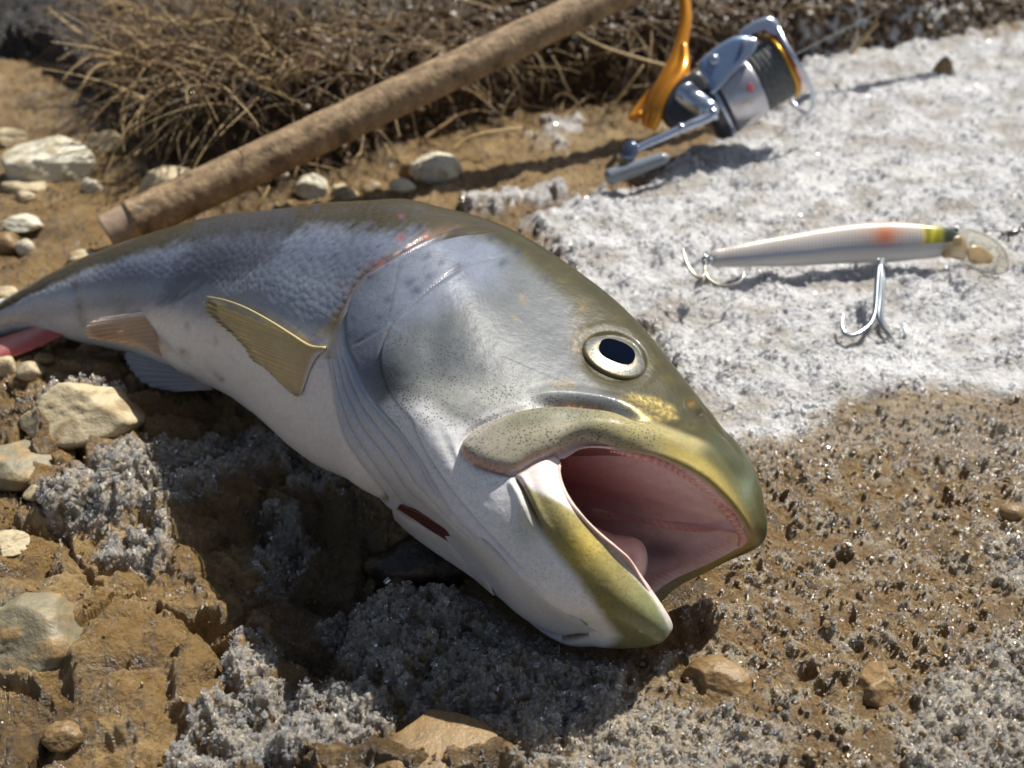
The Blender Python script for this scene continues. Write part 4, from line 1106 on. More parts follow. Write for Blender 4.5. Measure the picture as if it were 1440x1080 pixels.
def cork(s, a):
    c = np.zeros(s.shape + (3,)); c[:] = W(140, 116, 86)
    n1 = fbm(s * .8, np.cos(a) * 2 + np.sin(a), 4, 211); n2 = fbm(s * 5, a * 2.5, 3, 213)
    c = mix(c, W(94, 78, 56), sstep(0, .5, n1)); c = mix(c, W(176, 154, 120), sstep(.05, .5, -n1 + .4 * n2) * .7)
    c = mix(c, W(70, 52, 40), sstep(.35, .6, n2) * .6); c = mix(c, W(180, 172, 160), sstep(.5, .62, fbm(s * 1.3 + 8, a * 1.4, 3, 215)) * .6)
    return c
corkm = plain('muddy_cork', (1, 1, 1), rough=.72, attr=True, noise=.2, nscale=420, bump=.8, bscale=500)
capm = plain('butt_cap_rubber', lin(150, 130, 110), rough=.6, noise=.15, bump=.3, bscale=300)
rodpart('grip', 1.45, 44, 1.10, .93, 420, 48, corkm, .055, cork)
rodpart('butt_cap', 0, 1.38, .97, .99, 14, 48, capm, .012)
rodpart('grip_band', 1.34, 1.52, 1.035, 1.06, 6, 48, plain('grip_band_tan', lin(176, 146, 108), rough=.5, noise=.2))
rodpart('blank', 44, 75, .42, .38, 30, 24, plain('rod_blank', (.02, .02, .022), rough=.2, coat=.6))

# ---- spinning reel hanging under the rod
RZ = 59.0
reel_c = at_depth(1048., 124., RZ)
fr = at_height(1000., 200., .3)
reel = thing('fishing_reel', 'silver and orange spinning reel standing on the edge of the snow below the rod', 'fishing reel', (reel_c[0] - 1.5, reel_c[1], .8))
chrome = plain('brushed_chrome', lin(186, 196, 212), rough=.24, metal=.9, bump=.04, bscale=300)
blued = plain('blue_grey_enamel', lin(128, 150, 182), rough=.22, metal=.6, coat=.6)
orange = plain('orange_anodised', lin(214, 140, 30), rough=.28, metal=.55, coat=.5, noise=.06, nscale=80)
darkm = plain('dark_graphite', lin(74, 74, 76), rough=.35, metal=.5)
linem = plain('braided_line', lin(98, 102, 102), rough=.65, noise=.25, nscale=500, bump=.9, bscale=900)
skirtm = plain('spool_skirt_silver', lin(196, 194, 200), rough=.3, metal=.75, noise=.12, nscale=120)
goldm = plain('gold_trim', lin(186, 150, 60), rough=.28, metal=.8)
redm = plain('orange_red_trim', lin(206, 84, 40), rough=.35, metal=.3, coat=.4)
ad = camvec(.855, .50, -.13); ad /= np.linalg.norm(ad)
def rv(name, prof, mat, par=None): return obj(name, revolve(name, reel_c, ad, prof, 72), mat, par or reel)
rv('rotor', [(-2.9, .02), (-2.9, 1.3), (-2.75, 1.75), (-2.5, 1.95), (-1.9, 2.05), (-1.75, 2.0), (-1.7, 1.7), (-1.7, .02)], darkm)
rv('rotor_ring', [(-2.15, 2.0), (-2.1, 2.1), (-1.95, 2.1), (-1.9, 2.0)], chrome, bpy.data.objects['rotor'])
sp_ = rv('spool', [(-1.68, .02), (-1.68, 1.95), (-1.55, 2.02), (.35, 1.98), (.5, 1.9), (.52, 1.5), (.52, .02)], skirtm)
rv('wound_line', [(.5, .02), (.5, 1.86)] + [(.5 + 1.75 * k / 30, 1.88 + .03 * math.sin(k * 2.1) + .02 * math.cos(k * 5)) for k in range(1, 30)] + [(2.25, 1.84), (2.25, .02)], linem, sp_)
rv('spool_lip', [(2.22, .02), (2.22, 1.98), (2.28, 2.05), (2.38, 2.06), (2.45, 1.95), (2.48, 1.5), (2.4, 1.2), (2.4, .02)], goldm, sp_)
rv('front_ring', [(2.42, 1.2), (2.46, 1.9), (2.54, 1.97), (2.62, 1.85), (2.6, 1.3), (2.42, 1.2)], redm, sp_)
rv('drag_knob', [(2.4, 1.15), (2.8, 1.1), (2.9, .95), (2.95, .02)], darkm, sp_)
# logo mark on the skirt: a small red patch, as blurred as in the photograph
mk = pillow('skirt_mark', [(1052, 119), (1057, 117), (1060, 127), (1055, 130)], RZ - 2.02, .03, plain('red_print', lin(196, 90, 96), rough=.4), sp_)
pillow('arm_cover', [(981, 90), (1004, 68), (1030, 52), (1050, 50), (1064, 56), (1062, 70), (1040, 92), (1016, 116), (1003, 128), (992, 112)], RZ - 2.25, .55, blued, reel, tilt=(.002, 0))
pillow('arm_rim', [(1046, 54), (1062, 53), (1065, 60), (1060, 74), (1034, 100), (1006, 130), (1000, 128), (1022, 102), (1044, 76), (1050, 62)], RZ - 2.5, .36, chrome, reel)
obj('arm_screw', revolve('arm_screw', at_depth(1004., 84., RZ - 2.62), camvec(0, 0, -1), [(-.1, .28), (.1, .28), (.16, .2), (.16, .02)], 24), chrome, reel)
pillow('bail_arm', [(1038, 46), (1052, 34), (1068, 26), (1082, 23), (1092, 28), (1098, 40), (1096, 50), (1086, 48), (1076, 42), (1062, 46), (1048, 52)], RZ - 1.5, .6, chrome, reel)
bw = [at_depth(x, y, RZ + dz) for x, y, dz in [(1092., 38., -1.6), (1104., 62., -2.1), (1118., 84., -2.2), (1132., 106., -1.6), (1142., 130., -.6), (1142., 150., .4), (1134., 160., 1.2), (1120., 150., 1.9), (1108., 130., 2.3)]]
obj('bail_wire', tube('bail_wire', smooth_pl(bw, 7), np.linspace(.17, .08, 57), 10), chrome, reel)
st_p = [at_depth(x, y, z) for x, y, z in [(951., -62., 60.0), (958., -25., 60.0), (963., 5., 59.8), (964., 30., 59.6), (958., 60., 59.4), (950., 88., 59.2), (938., 115., 59.0), (922., 148., 59.0), (910., 178., 59.2)]]
obj('stem', tube('stem', smooth_pl(st_p, 7), np.interp(np.linspace(0, 1, 57), [0, .3, .5, .65, .8, .93, 1], [.34, .36, .4, .52, .62, .6, .4]), 20), orange, reel)
st2 = [at_depth(x, y, z) for x, y, z in [(962., 62., 59.), (962., 88., 58.7), (956., 108., 58.3), (940., 130., 58.0), (926., 156., 58.0), (915., 182., 58.3)]]
obj('body_arch', tube('body_arch', smooth_pl(st2, 7), np.interp(np.linspace(0, 1, 36), [0, .3, .8, 1], [.2, .42, .45, .3]), 16), orange, reel)
st3 = [at_depth(x, y, z) for x, y, z in [(944., 100., 59.8), (926., 118., 60.), (908., 138., 60.2), (893., 158., 60.), (889., 166., 59.8), (903., 160., 59.4)]]
obj('body_spur', tube('body_spur', smooth_pl(st3, 6), np.interp(np.linspace(0, 1, 31), [0, .5, 1], [.25, .22, .2]), 12), orange, reel)
pillow('gearbox', [(936, 176), (930, 150), (944, 122), (966, 102), (986, 96), (1000, 120), (1000, 150), (985, 168), (960, 184)], RZ - .4, 2.4, darkm, reel, power=.7)
cyl0 = at_depth(962., 132., RZ - 1.2); cyl1 = at_depth(999., 158., RZ - 3.0); cd_ = cyl1 - cyl0; cl = np.linalg.norm(cd_)
obj('handle_collar', revolve('handle_collar', cyl0, cd_, [(0, .02), (0, .66), (.12, .74), (.3, .76), (.32, .66), (cl * .85, .62), (cl, .6), (cl + .15, .42), (cl + .2, .02)], 40), chrome, reel)
cr = [at_depth(x, y, RZ - 3.1 + dz) for x, y, dz in [(1003., 160., 0), (990., 168., -.1), (958., 181., -.3), (925., 196., -.4), (885., 214., -.5)]]
crk = obj('crank_arm', tube('crank_arm', smooth_pl(cr, 8), np.interp(np.linspace(0, 1, 33), [0, .1, .4, .45, 1], [.45, .32, .28, .24, .24]), 16), chrome, reel)
obj('crank_joint', revolve('crank_joint', at_depth(958., 181., RZ - 3.4), cr[4] - cr[1], [(-.12, .25), (-.1, .33), (.1, .33), (.12, .25)], 24), chrome, crk)
kz = RZ - 3.6
obj('knob_pin', tube('knob_pin', [at_depth(884., 214., kz), at_depth(886., 228., kz), at_depth(890., 238., kz)], .2, 10), chrome, crk)
obj('crank_end', revolve('crank_end', at_depth(886., 212., kz), camvec(-.45, -.85, -.1), [(-.5, .02), (-.5, .3), (-.3, .42), (.35, .46), (.6, .36), (.66, .02)], 32), plain('dark_steel', lin(96, 108, 128), rough=.25, metal=.8), crk)
kn = [at_depth(x, y, kz) for x, y in [(852., 252.), (866., 246.), (895., 236.), (922., 226.), (940., 221.)]]
obj('crank_knob', tube('crank_knob', smooth_pl(kn, 8), np.interp(np.linspace(0, 1, 33), [0, .1, .5, .9, 1], [.3, .48, .42, .34, .2]), 20), plain('grey_paddle', lin(120, 128, 136), rough=.3, coat=.5), crk)
fl_ = [at_depth(x, y, z) for x, y, z in [(1116., 78., 59.), (1160., 55., 62.), (1215., 28., 66.), (1300., -20., 72.)]]
obj('fishing_line', tube('fishing_line', smooth_pl(fl_, 8), .035, 6), linem, reel)

# ---- lure
LB = [(998, 356, 372), (1003, 352, 375), (1015, 349, 375.5), (1030, 346, 375.5), (1060, 339.5, 375), (1090, 333.5, 374.5), (1120, 328, 374), (1150, 322.5, 372.5), (1180, 317.5, 371), (1210, 314, 370), (1240, 312.5, 369.5), (1270, 313, 367), (1300, 315.5, 364), (1320, 318, 361.5), (1335, 321, 357), (1346, 327, 349), (1350, 334, 342)]
LB = np.array(LB, float)
uq = np.linspace(0, 1, 420); ul = (LB[:, 0] - LB[0, 0]) / (LB[-1, 0] - LB[0, 0])
lb = spline_eval(ul, LB, uq); lb[:, 1] = np.minimum(lb[:, 1], lb[:, 2] - .4)
lh = 2.15
cc_ = at_height(lb[:, 0], (lb[:, 1] + lb[:, 2]) / 2, lh); zl = (cc_ - CP) @ FW
hh_ = (lb[:, 2] - lb[:, 1]) / 2 * zl / FOC
na = 96; an_ = np.arange(na) * 2 * math.pi / na
vd = -ray(lb[:, 0], (lb[:, 1] + lb[:, 2]) / 2); vd /= np.linalg.norm(vd, axis=1)[:, None]
updir = UP - vd * (vd @ UP)[:, None]; updir /= np.linalg.norm(updir, axis=1)[:, None]
LP = cc_[:, None] + (hh_[:, None] * np.cos(an_)[None])[..., None] * updir[:, None] + (hh_[:, None] * .62 * np.sin(an_)[None])[..., None] * vd[:, None]
ux = lb[:, 0][:, None] + 0 * an_[None]; vv_ = (1 - np.cos(an_)[None]) / 2 + 0 * uq[:, None]       # 0 back, 1 belly
lat = np.sin((ux * .62) + np.arccos(np.clip(1 - 2 * vv_, -1, 1)) * 17) * np.sin((ux * .62) - np.arccos(np.clip(1 - 2 * vv_, -1, 1)) * 17)
sca = (1 - sstep(.56, .66, vv_)) * (1 - sstep(1296, 1304, ux + 8 * np.abs(vv_ - .35)))
lc = np.zeros(LP.shape); lc[:] = W(208, 204, 204)
lc = mix(lc, W(226, 214, 200), (1 - sstep(.1, .4, vv_))); lc = mix(lc, W(166, 162, 156), sca * sstep(.0, .5, lat) * .9)
lc = mix(lc, W(150, 166, 196), np.exp(-((vv_ - .60) / .055) ** 2) * .75 * (1 - sstep(1240, 1300, ux)))
lc = mix(lc, W(206, 204, 200), sstep(.64, .7, vv_))
lc = mix(lc, W(214, 96, 40), np.exp(-(((ux - 1245) / 15) ** 2 + ((vv_ - .34) / .22) ** 2)) * .85); lc = mix(lc, W(222, 150, 96), np.exp(-(((ux - 1245) / 32) ** 2 + ((vv_ - .22) / .3) ** 2)) * .4)
hdm = sstep(1299, 1303, ux + 12 * np.abs(vv_ - .4)) * (1 - sstep(.52, .58, vv_))
lc = mix(lc, W(150, 150, 40), hdm); lc = mix(lc, W(216, 196, 60), hdm * np.exp(-((ux + 10 * vv_ - 1315) / 4) ** 2)); lc = mix(lc, W(54, 62, 40), hdm * sstep(1322, 1332, ux)); lc = mix(lc, W(226, 206, 110), np.exp(-((ux + 14 * np.abs(vv_ - .35) - 1301) / 3) ** 2) * (vv_ < .62) * .9)
lc = mix(lc, W(176, 146, 100), sstep(1318, 1330, ux) * sstep(.5, .6, vv_) * .8)
lc = mix(lc, W(146, 118, 84), sstep(.45, .7, fbm(ux / 12, vv_ * 5, 4, 231)) * .45)
LP = LP + ((lat > 0) * sca * .012)[..., None] * (LP - cc_[:, None]) / (hh_[:, None, None] + .01)
lure = thing('fishing_lure', 'slim white minnow lure with orange spot and clear bill lying on the snow', 'fishing lure', at_height(1180., 385., 1.0))
lbody = obj('lure_body', mesh_np('lure_body', LP.reshape(-1, 3), grid_faces(420, na, True), lc.reshape(-1, 3) * .8), plain('lure_paint', (1, 1, 1), rough=.28, coat=.6, attr=True), lure)
ezl = (at_height(1344., 326., lh) - CP) @ FW
def disc(name, x, y, z, rpx, mat, par, dome=.08, el=1.):
    c = at_depth(float(x), float(y), z); r = rpx * z / FOC
    n_ = -ray(float(x), float(y)); n_ /= np.linalg.norm(n_)
    return obj(name, revolve(name, c, n_, [(-.05, r), (0, r), (dome * .6, r * .75), (dome, r * .3), (dome * 1.02, .01)], 32), mat, par)
de = disc('eye', 1342, 324.5, ezl - .42, 7.5, plain('lure_eye_white', lin(214, 218, 222), rough=.2, coat=.5), lure)
disc('pupil', 1343.5, 325.5, ezl - .49, 4.4, pupm, de, .05)
clear = plain('clear_plastic', lin(240, 236, 224), rough=.14, trans=.86, ior=1.25)
amber = plain('amber_plastic', lin(206, 182, 140), rough=.2, trans=.6, ior=1.4, noise=.15, nscale=150)
zb = ezl - 1.0
bill = pillow('bill', [(1345, 329), (1357, 322.5), (1372, 325), (1391, 333), (1407, 345), (1416, 359), (1418, 372), (1413, 383), (1398, 385), (1379, 381), (1362, 374), (1350, 366), (1336, 360), (1334, 344)], zb, .16, clear, lure, tilt=(.002, -.006))
bo = smooth_pl([(1345, 329), (1357, 322.5), (1372, 325), (1391, 333), (1407, 345), (1416, 359), (1418, 372), (1413, 383), (1398, 385), (1379, 381), (1362, 374), (1350, 366)], 6)
obj('bill_edge', tube('bill_edge', at_depth(bo[:, 0], bo[:, 1], zb + .002 * (bo[:, 0] - 1380) - .006 * (bo[:, 1] - 355)), .05, 8), plain('frosted_edge', lin(226, 218, 198), rough=.3, trans=.3), bill)
pillow('bill_rib', [(1360, 350), (1372, 345), (1386, 350), (1396, 360), (1394, 369), (1380, 371), (1364, 369)], zb - .08, .14, amber, bill, tilt=(.002, -.006))
pillow('bill_root', [(1322, 350), (1330, 336), (1344, 331), (1356, 334), (1360, 350), (1356, 366), (1338, 363), (1326, 362)], zb + .12, .42, amber, bill)
steel = plain('hook_steel', lin(150, 158, 164), rough=.22, metal=.95)
rusty = plain('dull_hook_steel', lin(168, 164, 150), rough=.3, metal=.85, noise=.25, nscale=300)
zs = (at_height(1236., 372., 2.0) - CP) @ FW
def ring(name, x, y, z, r, tr, nrm_, mat, par):
    c = at_depth(float(x), float(y), z); n_ = np.asarray(nrm_, float); n_ /= np.linalg.norm(n_)
    a = np.cross(n_, [.1, .2, .9]); a /= np.linalg.norm(a); b_ = np.cross(n_, a)
    t = np.linspace(0, 2 * math.pi, 33)
    return obj(name, tube(name, [c + r * (math.cos(q) * a + math.sin(q) * b_) for q in t], tr, 8), mat, par)
def hook(name, pts, z0, mat, par, r0=.085, label=None):
    """pts: (px, py, dz) from the eye to the point"""
    P = smooth_pl([at_depth(x, y, z0 + dz * .35 - (y - pts[0][1]) * .024) for x, y, dz in pts], 7)   # the hook lies along the slope of the snow
    n_ = len(P); rad = np.interp(np.linspace(0, 1, n_), [0, .8, 1], [r0, r0 * .9, .012])
    h_ = obj(name, tube(name, P, rad, 10), mat, par)
    if len(pts) > 5:
        tipd = P[-1] - P[-6]; tipd /= np.linalg.norm(tipd); b0 = P[-8]; side = camvec(1, .3, -.2) * (1 if pts[-1][0] < pts[0][0] else -1)
        obj('barb', tube('barb', [b0, b0 + side * .10 - tipd * .12, b0 + side * .16 - tipd * .22], np.array([.05, .035, .008]), 6), mat, h_)
    return h_
ring('split_ring', 1237, 369, zs - 1.3, .22, .05, camvec(.8, .3, -.5), steel, lure)
ring('split_ring', 1241, 367, zs - 1.1, .20, .05, camvec(.2, .8, -.5), steel, lure)
zz0 = zs - 1.9
h1 = hook('treble_hook', [(1236, 374, 0), (1234, 390, .1), (1232, 420, .35), (1230, 440, .5), (1224, 455, .55), (1212, 466, .5), (1198, 472, .3), (1188, 469, .1), (1184, 458, 0), (1186, 440, -.05)], zz0, steel, lure, .115)
hook('hook_arm', [(1239, 374, 0), (1239, 390, .1), (1237, 420, .4), (1235, 446, .6), (1241, 458, .9), (1249, 470, 1.2), (1258, 480, 1.7)], zz0 + .1, steel, h1, .10)
hook('hook_arm', [(1241, 380, .1), (1242, 400, .3), (1240, 430, .7), (1240, 450, 1.0), (1252, 476, 1.5), (1268, 484, 1.7), (1273, 470, 1.2), (1272, 452, 1.0)], zz0 + .2, steel, h1, .09)
zt = (at_height(993., 366., 2.9) - CP) @ FW
ring('split_ring', 996, 362, zt - .05, .24, .055, camvec(.7, .5, -.5), steel, lure); ring('split_ring', 993, 366, zt - .1, .18, .06, camvec(.3, -.4, -.8), steel, lure)
h2 = hook('treble_hook', [(993, 368, -.1), (991, 378, -.1), (990, 386, 0), (985, 390, 0), (976, 386, 0), (967, 373, -.1), (962, 358, -.3), (961, 346, -.5)], zt, rusty, lure, .075)
hook('hook_arm', [(993, 370, -.1), (992, 384, 0), (998, 394, 0), (1012, 401, 0), (1028, 401, -.1), (1040, 396, -.2), (1046, 387, -.3), (1044, 379, -.4)], zt, rusty, h2, .07)
hook('hook_arm', [(992, 370, 0), (991, 386, .1), (988, 396, .2), (984, 405, .5)], zt, rusty, h2, .07)

# ---- snap, swivel and leader at the nose of the lure
zw = (at_height(1400., 330., 2.7) - CP) @ FW
snap = thing('snap_swivel', 'small steel snap and swivel on the line at the nose of the lure', 'swivel', at_height(1410., 336., 1.0))
dk = plain('tarnished_steel', lin(112, 108, 104), rough=.3, metal=.85)
obj('snap_wire', tube('snap_wire', smooth_pl([at_depth(x, y, zw) for x, y in [(1384., 326.), (1392., 324.), (1404., 325.5), (1410., 327.), (1406., 334.), (1404., 336.), (1409., 331.), (1416., 330.), (1419., 338.), (1416., 340.)]], 5), .045, 8), dk, snap)
obj('swivel_barrel', revolve('swivel_barrel', at_depth(1424., 328., zw), at_depth(1436., 325., zw) - at_depth(1424., 328., zw), [(-.3, .02), (-.3, .09), (-.2, .16), (.2, .17), (.3, .1), (.3, .02)], 20), dk, snap)
ring('swivel_ring', 1417, 328, zw, .14, .04, camvec(.2, .6, -.8), dk, snap); ring('swivel_ring', 1437, 322, zw, .16, .04, camvec(.3, .2, -.9), dk, snap)
obj('leader_line', tube('leader_line', smooth_pl([at_depth(x, y, zw + dz) for x, y, dz in [(1440., 321., 0), (1470., 314., .2), (1540., 305., 1.), (1700., 300., 2.)]], 6), .03, 6), linem, snap)
# ================================================================== STONES
stonem = {}
def stone_mat(name, c1, c2, rough=.7):
    m = plain(name, (1, 1, 1), rough=rough, attr=True, noise=.12, nscale=500, bump=.5, bscale=700); stonem[name] = (m, c1, c2)
stone_mat('cream_limestone', W(184, 170, 138), W(140, 120, 88))
stone_mat('pale_stone', W(206, 200, 180), W(160, 148, 118))
stone_mat('mud_coated_stone', W(136, 112, 76), W(96, 76, 50), .35)
stone_mat('grey_slab_stone', W(128, 120, 98), W(158, 130, 88), .42)
stone_mat('black_wet_stone', W(34, 32, 32), W(92, 74, 50), .3)
def ico(sub):
    bm = bmesh.new(); bmesh.ops.create_icosphere(bm, subdivisions=sub, radius=1)
    v = np.array([x.co for x in bm.verts]); f = np.array([[x.index for x in p.verts] for p in bm.faces]); bm.free(); return v, f
IC4 = ico(5); IC3 = ico(3)
def stone(name, px, py, rx, ry, matn, label, seed, ang=0., cut=5, sink=.25, group=None, cat='stone', depth_k=.8, sub=None):
    g = ground_at(px, py + ry * .75)
    z = (g - CP) @ FW
    a = rx * z / FOC; hgt = max(ry * z / FOC * 1.15, .15); b_ = a * depth_k
    r_ = np.random.default_rng(seed); v, f = (IC4 if rx > 25 else IC3) if sub is None else sub
    n = v / np.linalg.norm(v, axis=1)[:, None]
    r = np.ones(len(n))
    for k in range(cut):
        d_ = r_.normal(size=3); d_[2] = abs(d_[2]) * .8; d_ /= np.linalg.norm(d_); h_ = r_.uniform(.5, .84)
        dt = n @ d_; r = np.where(dt > .01, np.minimum(r, h_ / np.maximum(dt, .01)), r)
    fx_ = fbm(n[:, 0] * 1.6 + seed, n[:, 1] * 1.6 + n[:, 2] * 1.3, 4, 300 + seed % 50)
    f2 = fbm(n[:, 0] * 6 + seed, n[:, 1] * 6 + n[:, 2] * 5, 3, 340)
    r = r * (1 + .13 * fx_ + .025 * f2)
    P = n * r[:, None] * np.array([a, b_, hgt])
    ca_, sa_ = math.cos(math.radians(ang)), math.sin(math.radians(ang))
    P = np.stack([P[:, 0] * ca_ - P[:, 1] * sa_, P[:, 0] * sa_ + P[:, 1] * ca_, P[:, 2]], 1)
    loc = np.array([g[0], g[1] + b_ * .35, g[2] + hgt * (.5 - sink)])
    m, c1, c2 = stonem[matn]
    cc = np.zeros((len(P), 3)); cc[:] = c1; cc = mix(cc, c2, sstep(-.1, .5, fx_ + .5 * f2))
    me = mesh_np(name, P, f, cc)
    o = bpy.data.objects.new(name, me); C.objects.link(o); me.materials.append(m); o.location = Vector(loc) * CM
    return tag(o, label, cat, group)
G1 = 'pale stones on the mud'
stone('limestone_rock', 68, 218, 62, 42, 'pale_stone', 'large pale rough rock at the left edge, biggest of the stones', 3, cut=8)
stone('limestone_rock', 40, 256, 36, 16, 'cream_limestone', 'flat pale slab leaning on the foot of the large pale rock', 14, cut=6, ang=20)
stone('limestone_rock', 122, 552, 92, 44, 'cream_limestone', 'cream angular rock in the sun just below the pale belly and fins of the fish', 21, cut=9, sink=.55)
stone('limestone_rock', 238, 262, 54, 32, 'cream_limestone', 'long cream rock lying right behind the butt of the rod', 8, cut=5, ang=28)
stone('pebble', 612, 232, 38, 22, 'pale_stone', 'smooth pale oval pebble on the mud between rod and fish', 9, cut=1)
stone('pebble', 582, 236, 22, 15, 'mud_coated_stone', 'brown pebble touching the left end of the smooth pale oval pebble', 10, cut=2)
stone('pebble', 152, 196, 28, 17, 'cream_limestone', 'cream rounded stone between the large pale rock and the grass', 11, cut=4)
stone('pebble', 12, 190, 26, 13, 'cream_limestone', 'small flat cream stone at the left edge above the large pale rock', 12, cut=4)
stone('pebble', 130, 258, 16, 13, 'pale_stone', 'small white pebble right of the large pale rock', 13, cut=3)
stone('pebble', 35, 274, 16, 9, 'cream_limestone', 'small cream pebble just below the flat pale slab', 15, cut=3)
stone('pebble', 38, 343, 13, 13, 'pale_stone', 'little round white pebble beside the brown stone at the left edge', 16, cut=1)
stone('pebble', 12, 338, 24, 15, 'mud_coated_stone', 'brown muddy stone at the left edge beside the little round white pebble', 17, cut=2)
stone('pebble', 36, 315, 30, 8, 'pale_stone', 'thin flat pale stone above the little round white pebble', 18, cut=3)
stone('pebble', 122, 360, 26, 11, 'cream_limestone', 'flat cream stone just behind the back of the fish near the rod butt', 19, cut=4)
stone('pebble', 5, 410, 20, 10, 'cream_limestone', 'cream stone at the left edge just behind the tail', 20, cut=4)
stone('pebble', 10, 428, 22, 8, 'pale_stone', 'flat pale chip in front of the cream stone behind the tail', 22, cut=4)
stone('pebble', 10, 512, 22, 12, 'cream_limestone', 'round cream pebble under the red fin at the left edge', 23, cut=2)
stone('pebble', 45, 520, 20, 12, 'cream_limestone', 'second cream pebble under the red fin, against the angular rock', 24, cut=3)
stone('pebble', 66, 503, 15, 9, 'mud_coated_stone', 'brown pebble between the red fin and the cream angular rock', 25, cut=3)
stone('pebble', 445, 258, 30, 16, 'pale_stone', 'pale flat stone behind the fish, left of the others in the row', 26, cut=5, ang=30)
stone('pebble', 482, 270, 26, 10, 'cream_limestone', 'flat cream stone just above the highest part of the fish back', 27, cut=4)
stone('pebble', 396, 246, 12, 9, 'pale_stone', 'small pale pebble just below the rod', 28, cut=3)
stone('pebble', 520, 262, 20, 10, 'mud_coated_stone', 'brown stone above the highest part of the fish back', 29, cut=3)
stone('pebble', 566, 258, 20, 9, 'pale_stone', 'pale stone on the mud left below the smooth oval pebble', 30, cut=4)
stone('black_stone', 592, 778, 80, 52, 'black_wet_stone', 'black wet stone with brown veins in the shade under the gill flap', 31, cut=1, sink=.25)
stone('muddy_stone', 1012, 950, 50, 25, 'mud_coated_stone', 'rounded muddy stone in the gritty mud right below the jaw', 32, cut=3, sink=.55)
stone('muddy_stone', 1238, 955, 48, 26, 'mud_coated_stone', 'flat-topped muddy stone at the lower right', 33, cut=7, sink=.55)
stone('pebble', 1420, 718, 18, 12, 'mud_coated_stone', 'small smooth brown pebble at the right edge', 34, cut=0)
stone('mud_clod', 1322, 88, 17, 18, 'mud_coated_stone', 'brown clod of earth sitting in the snow at the upper right', 35, cut=3, cat='clod', sink=.5)
stone('grey_slab', 30, 872, 96, 62, 'grey_slab_stone', 'large grey-green slab half buried in mud at the lower left edge', 36, cut=9, sink=.62, ang=10)
stone('grey_slab', 30, 640, 74, 30, 'grey_slab_stone', 'grey mud-smeared slab at the left edge below the cream angular rock', 37, cut=5, sink=.42)
stone('shard', 34, 637, 12, 5, 'pale_stone', 'small white stone chip lying on the grey mud-smeared slab', 38, cut=4)
stone('shard', 58, 692, 24, 8, 'cream_limestone', 'cream pointed chip in the mud on the left, below the slab', 39, cut=4)
stone('shard', 10, 765, 32, 12, 'cream_limestone', 'flat pale stone at the left edge above the large grey-green slab', 40, cut=5)
stone('muddy_stone', 610, 1082, 100, 12, 'mud_coated_stone', 'long muddy stone along the bottom edge below the ice', 41, cut=3)
stone('muddy_stone', 90, 1030, 28, 18, 'mud_coated_stone', 'small muddy stone set in the mud near the lower left corner', 42, cut=1, sink=.35)
# hide labels that would clash in look: none are grouped

# ================================================================== LOOSE GRAINS (nobody could count them)
def grains(name, wts, n, smin, smax, flat, mat, seed, lift=.2, label=None, cat='ice', chip=False):
    r_ = np.random.default_rng(seed)
    i0_, i1_ = np.searchsorted(-fy, -1250), np.searchsorted(-fy, 60); j0_, j1_ = np.searchsorted(fx, -200), np.searchsorted(fx, 1700)
    sub = (slice(i0_, i1_), slice(j0_, j1_))
    Pg = GP[sub]; zz = (Pg - CP) @ FW
    area = np.linalg.norm(np.cross(np.gradient(Pg, axis=0), np.gradient(Pg, axis=1)), axis=2)
    w_ = (np.clip(wts[sub], 0, 1) * area / zz ** 1.0).ravel(); w_ /= w_.sum()
    idx = r_.choice(len(w_), n, p=w_)
    P = Pg.reshape(-1, 3)[idx] + r_.normal(0, .05, (n, 3))
    s = smin * (smax / smin) ** r_.random(n) ** 1.3
    s = s * (zz.ravel()[idx] / 45) ** .35
    P[:, 2] += s * lift
    m = bpy.data.meshes.new(name); m.vertices.add(n); m.vertices.foreach_set('co', (P * CM).astype(np.float32).ravel())
    def va(nm, a):
        at = m.attributes.new(nm, 'FLOAT_VECTOR', 'POINT'); at.data.foreach_set('vector', a.astype(np.float32).ravel())
    va('gsc', s[:, None] * CM * np.stack([r_.uniform(.6, 1.4, n), r_.uniform(.6, 1.3, n), r_.uniform(flat * .6, flat * 1.3, n)], 1))
    va('grt', r_.uniform(-3.1, 3.1, (n, 3)) * np.array([1, 1, 1.]))
    o = bpy.data.objects.new(name, m); C.objects.link(o); o['kind'] = 'stuff'
    if label: tag(o, label, cat)
    ng = bpy.data.node_groups.new(name, 'GeometryNodeTree')
    ng.interface.new_socket('Geometry', in_out='INPUT', socket_type='NodeSocketGeometry'); ng.interface.new_socket('Geometry', in_out='OUTPUT', socket_type='NodeSocketGeometry')
    gi = ng.nodes.new('NodeGroupInput'); go = ng.nodes.new('NodeGroupOutput')
    ip = ng.nodes.new('GeometryNodeInstanceOnPoints'); ic_ = ng.nodes.new('GeometryNodeMeshIcoSphere'); ic_.inputs['Subdivisions'].default_value = 1
    if chip: ic_ = ng.nodes.new('GeometryNodeMeshCube'); ic_.inputs['Size'].default_value = (1.7, 1.3, 1.5)
    a1 = ng.nodes.new('GeometryNodeInputNamedAttribute'); a1.data_type = 'FLOAT_VECTOR'; a1.inputs[0].default_value = 'gsc'
    a2 = ng.nodes.new('GeometryNodeInputNamedAttribute'); a2.data_type = 'FLOAT_VECTOR'; a2.inputs[0].default_value = 'grt'
    sm = ng.nodes.new('GeometryNodeSetMaterial'); sm.inputs['Material'].default_value = mat
    l = ng.links.new
    l(gi.outputs[0], ip.inputs['Points']); l(ic_.outputs['Mesh'], sm.inputs['Geometry']); l(sm.outputs[0], ip.inputs['Instance'])
    l(a1.outputs['Attribute'], ip.inputs['Scale']); l(a2.outputs['Attribute'], ip.inputs['Rotation']); l(ip.outputs[0], go.inputs[0])
    md = o.modifiers.new('grains', 'NODES'); md.node_group = ng
    m.materials.append(mat)
    return o
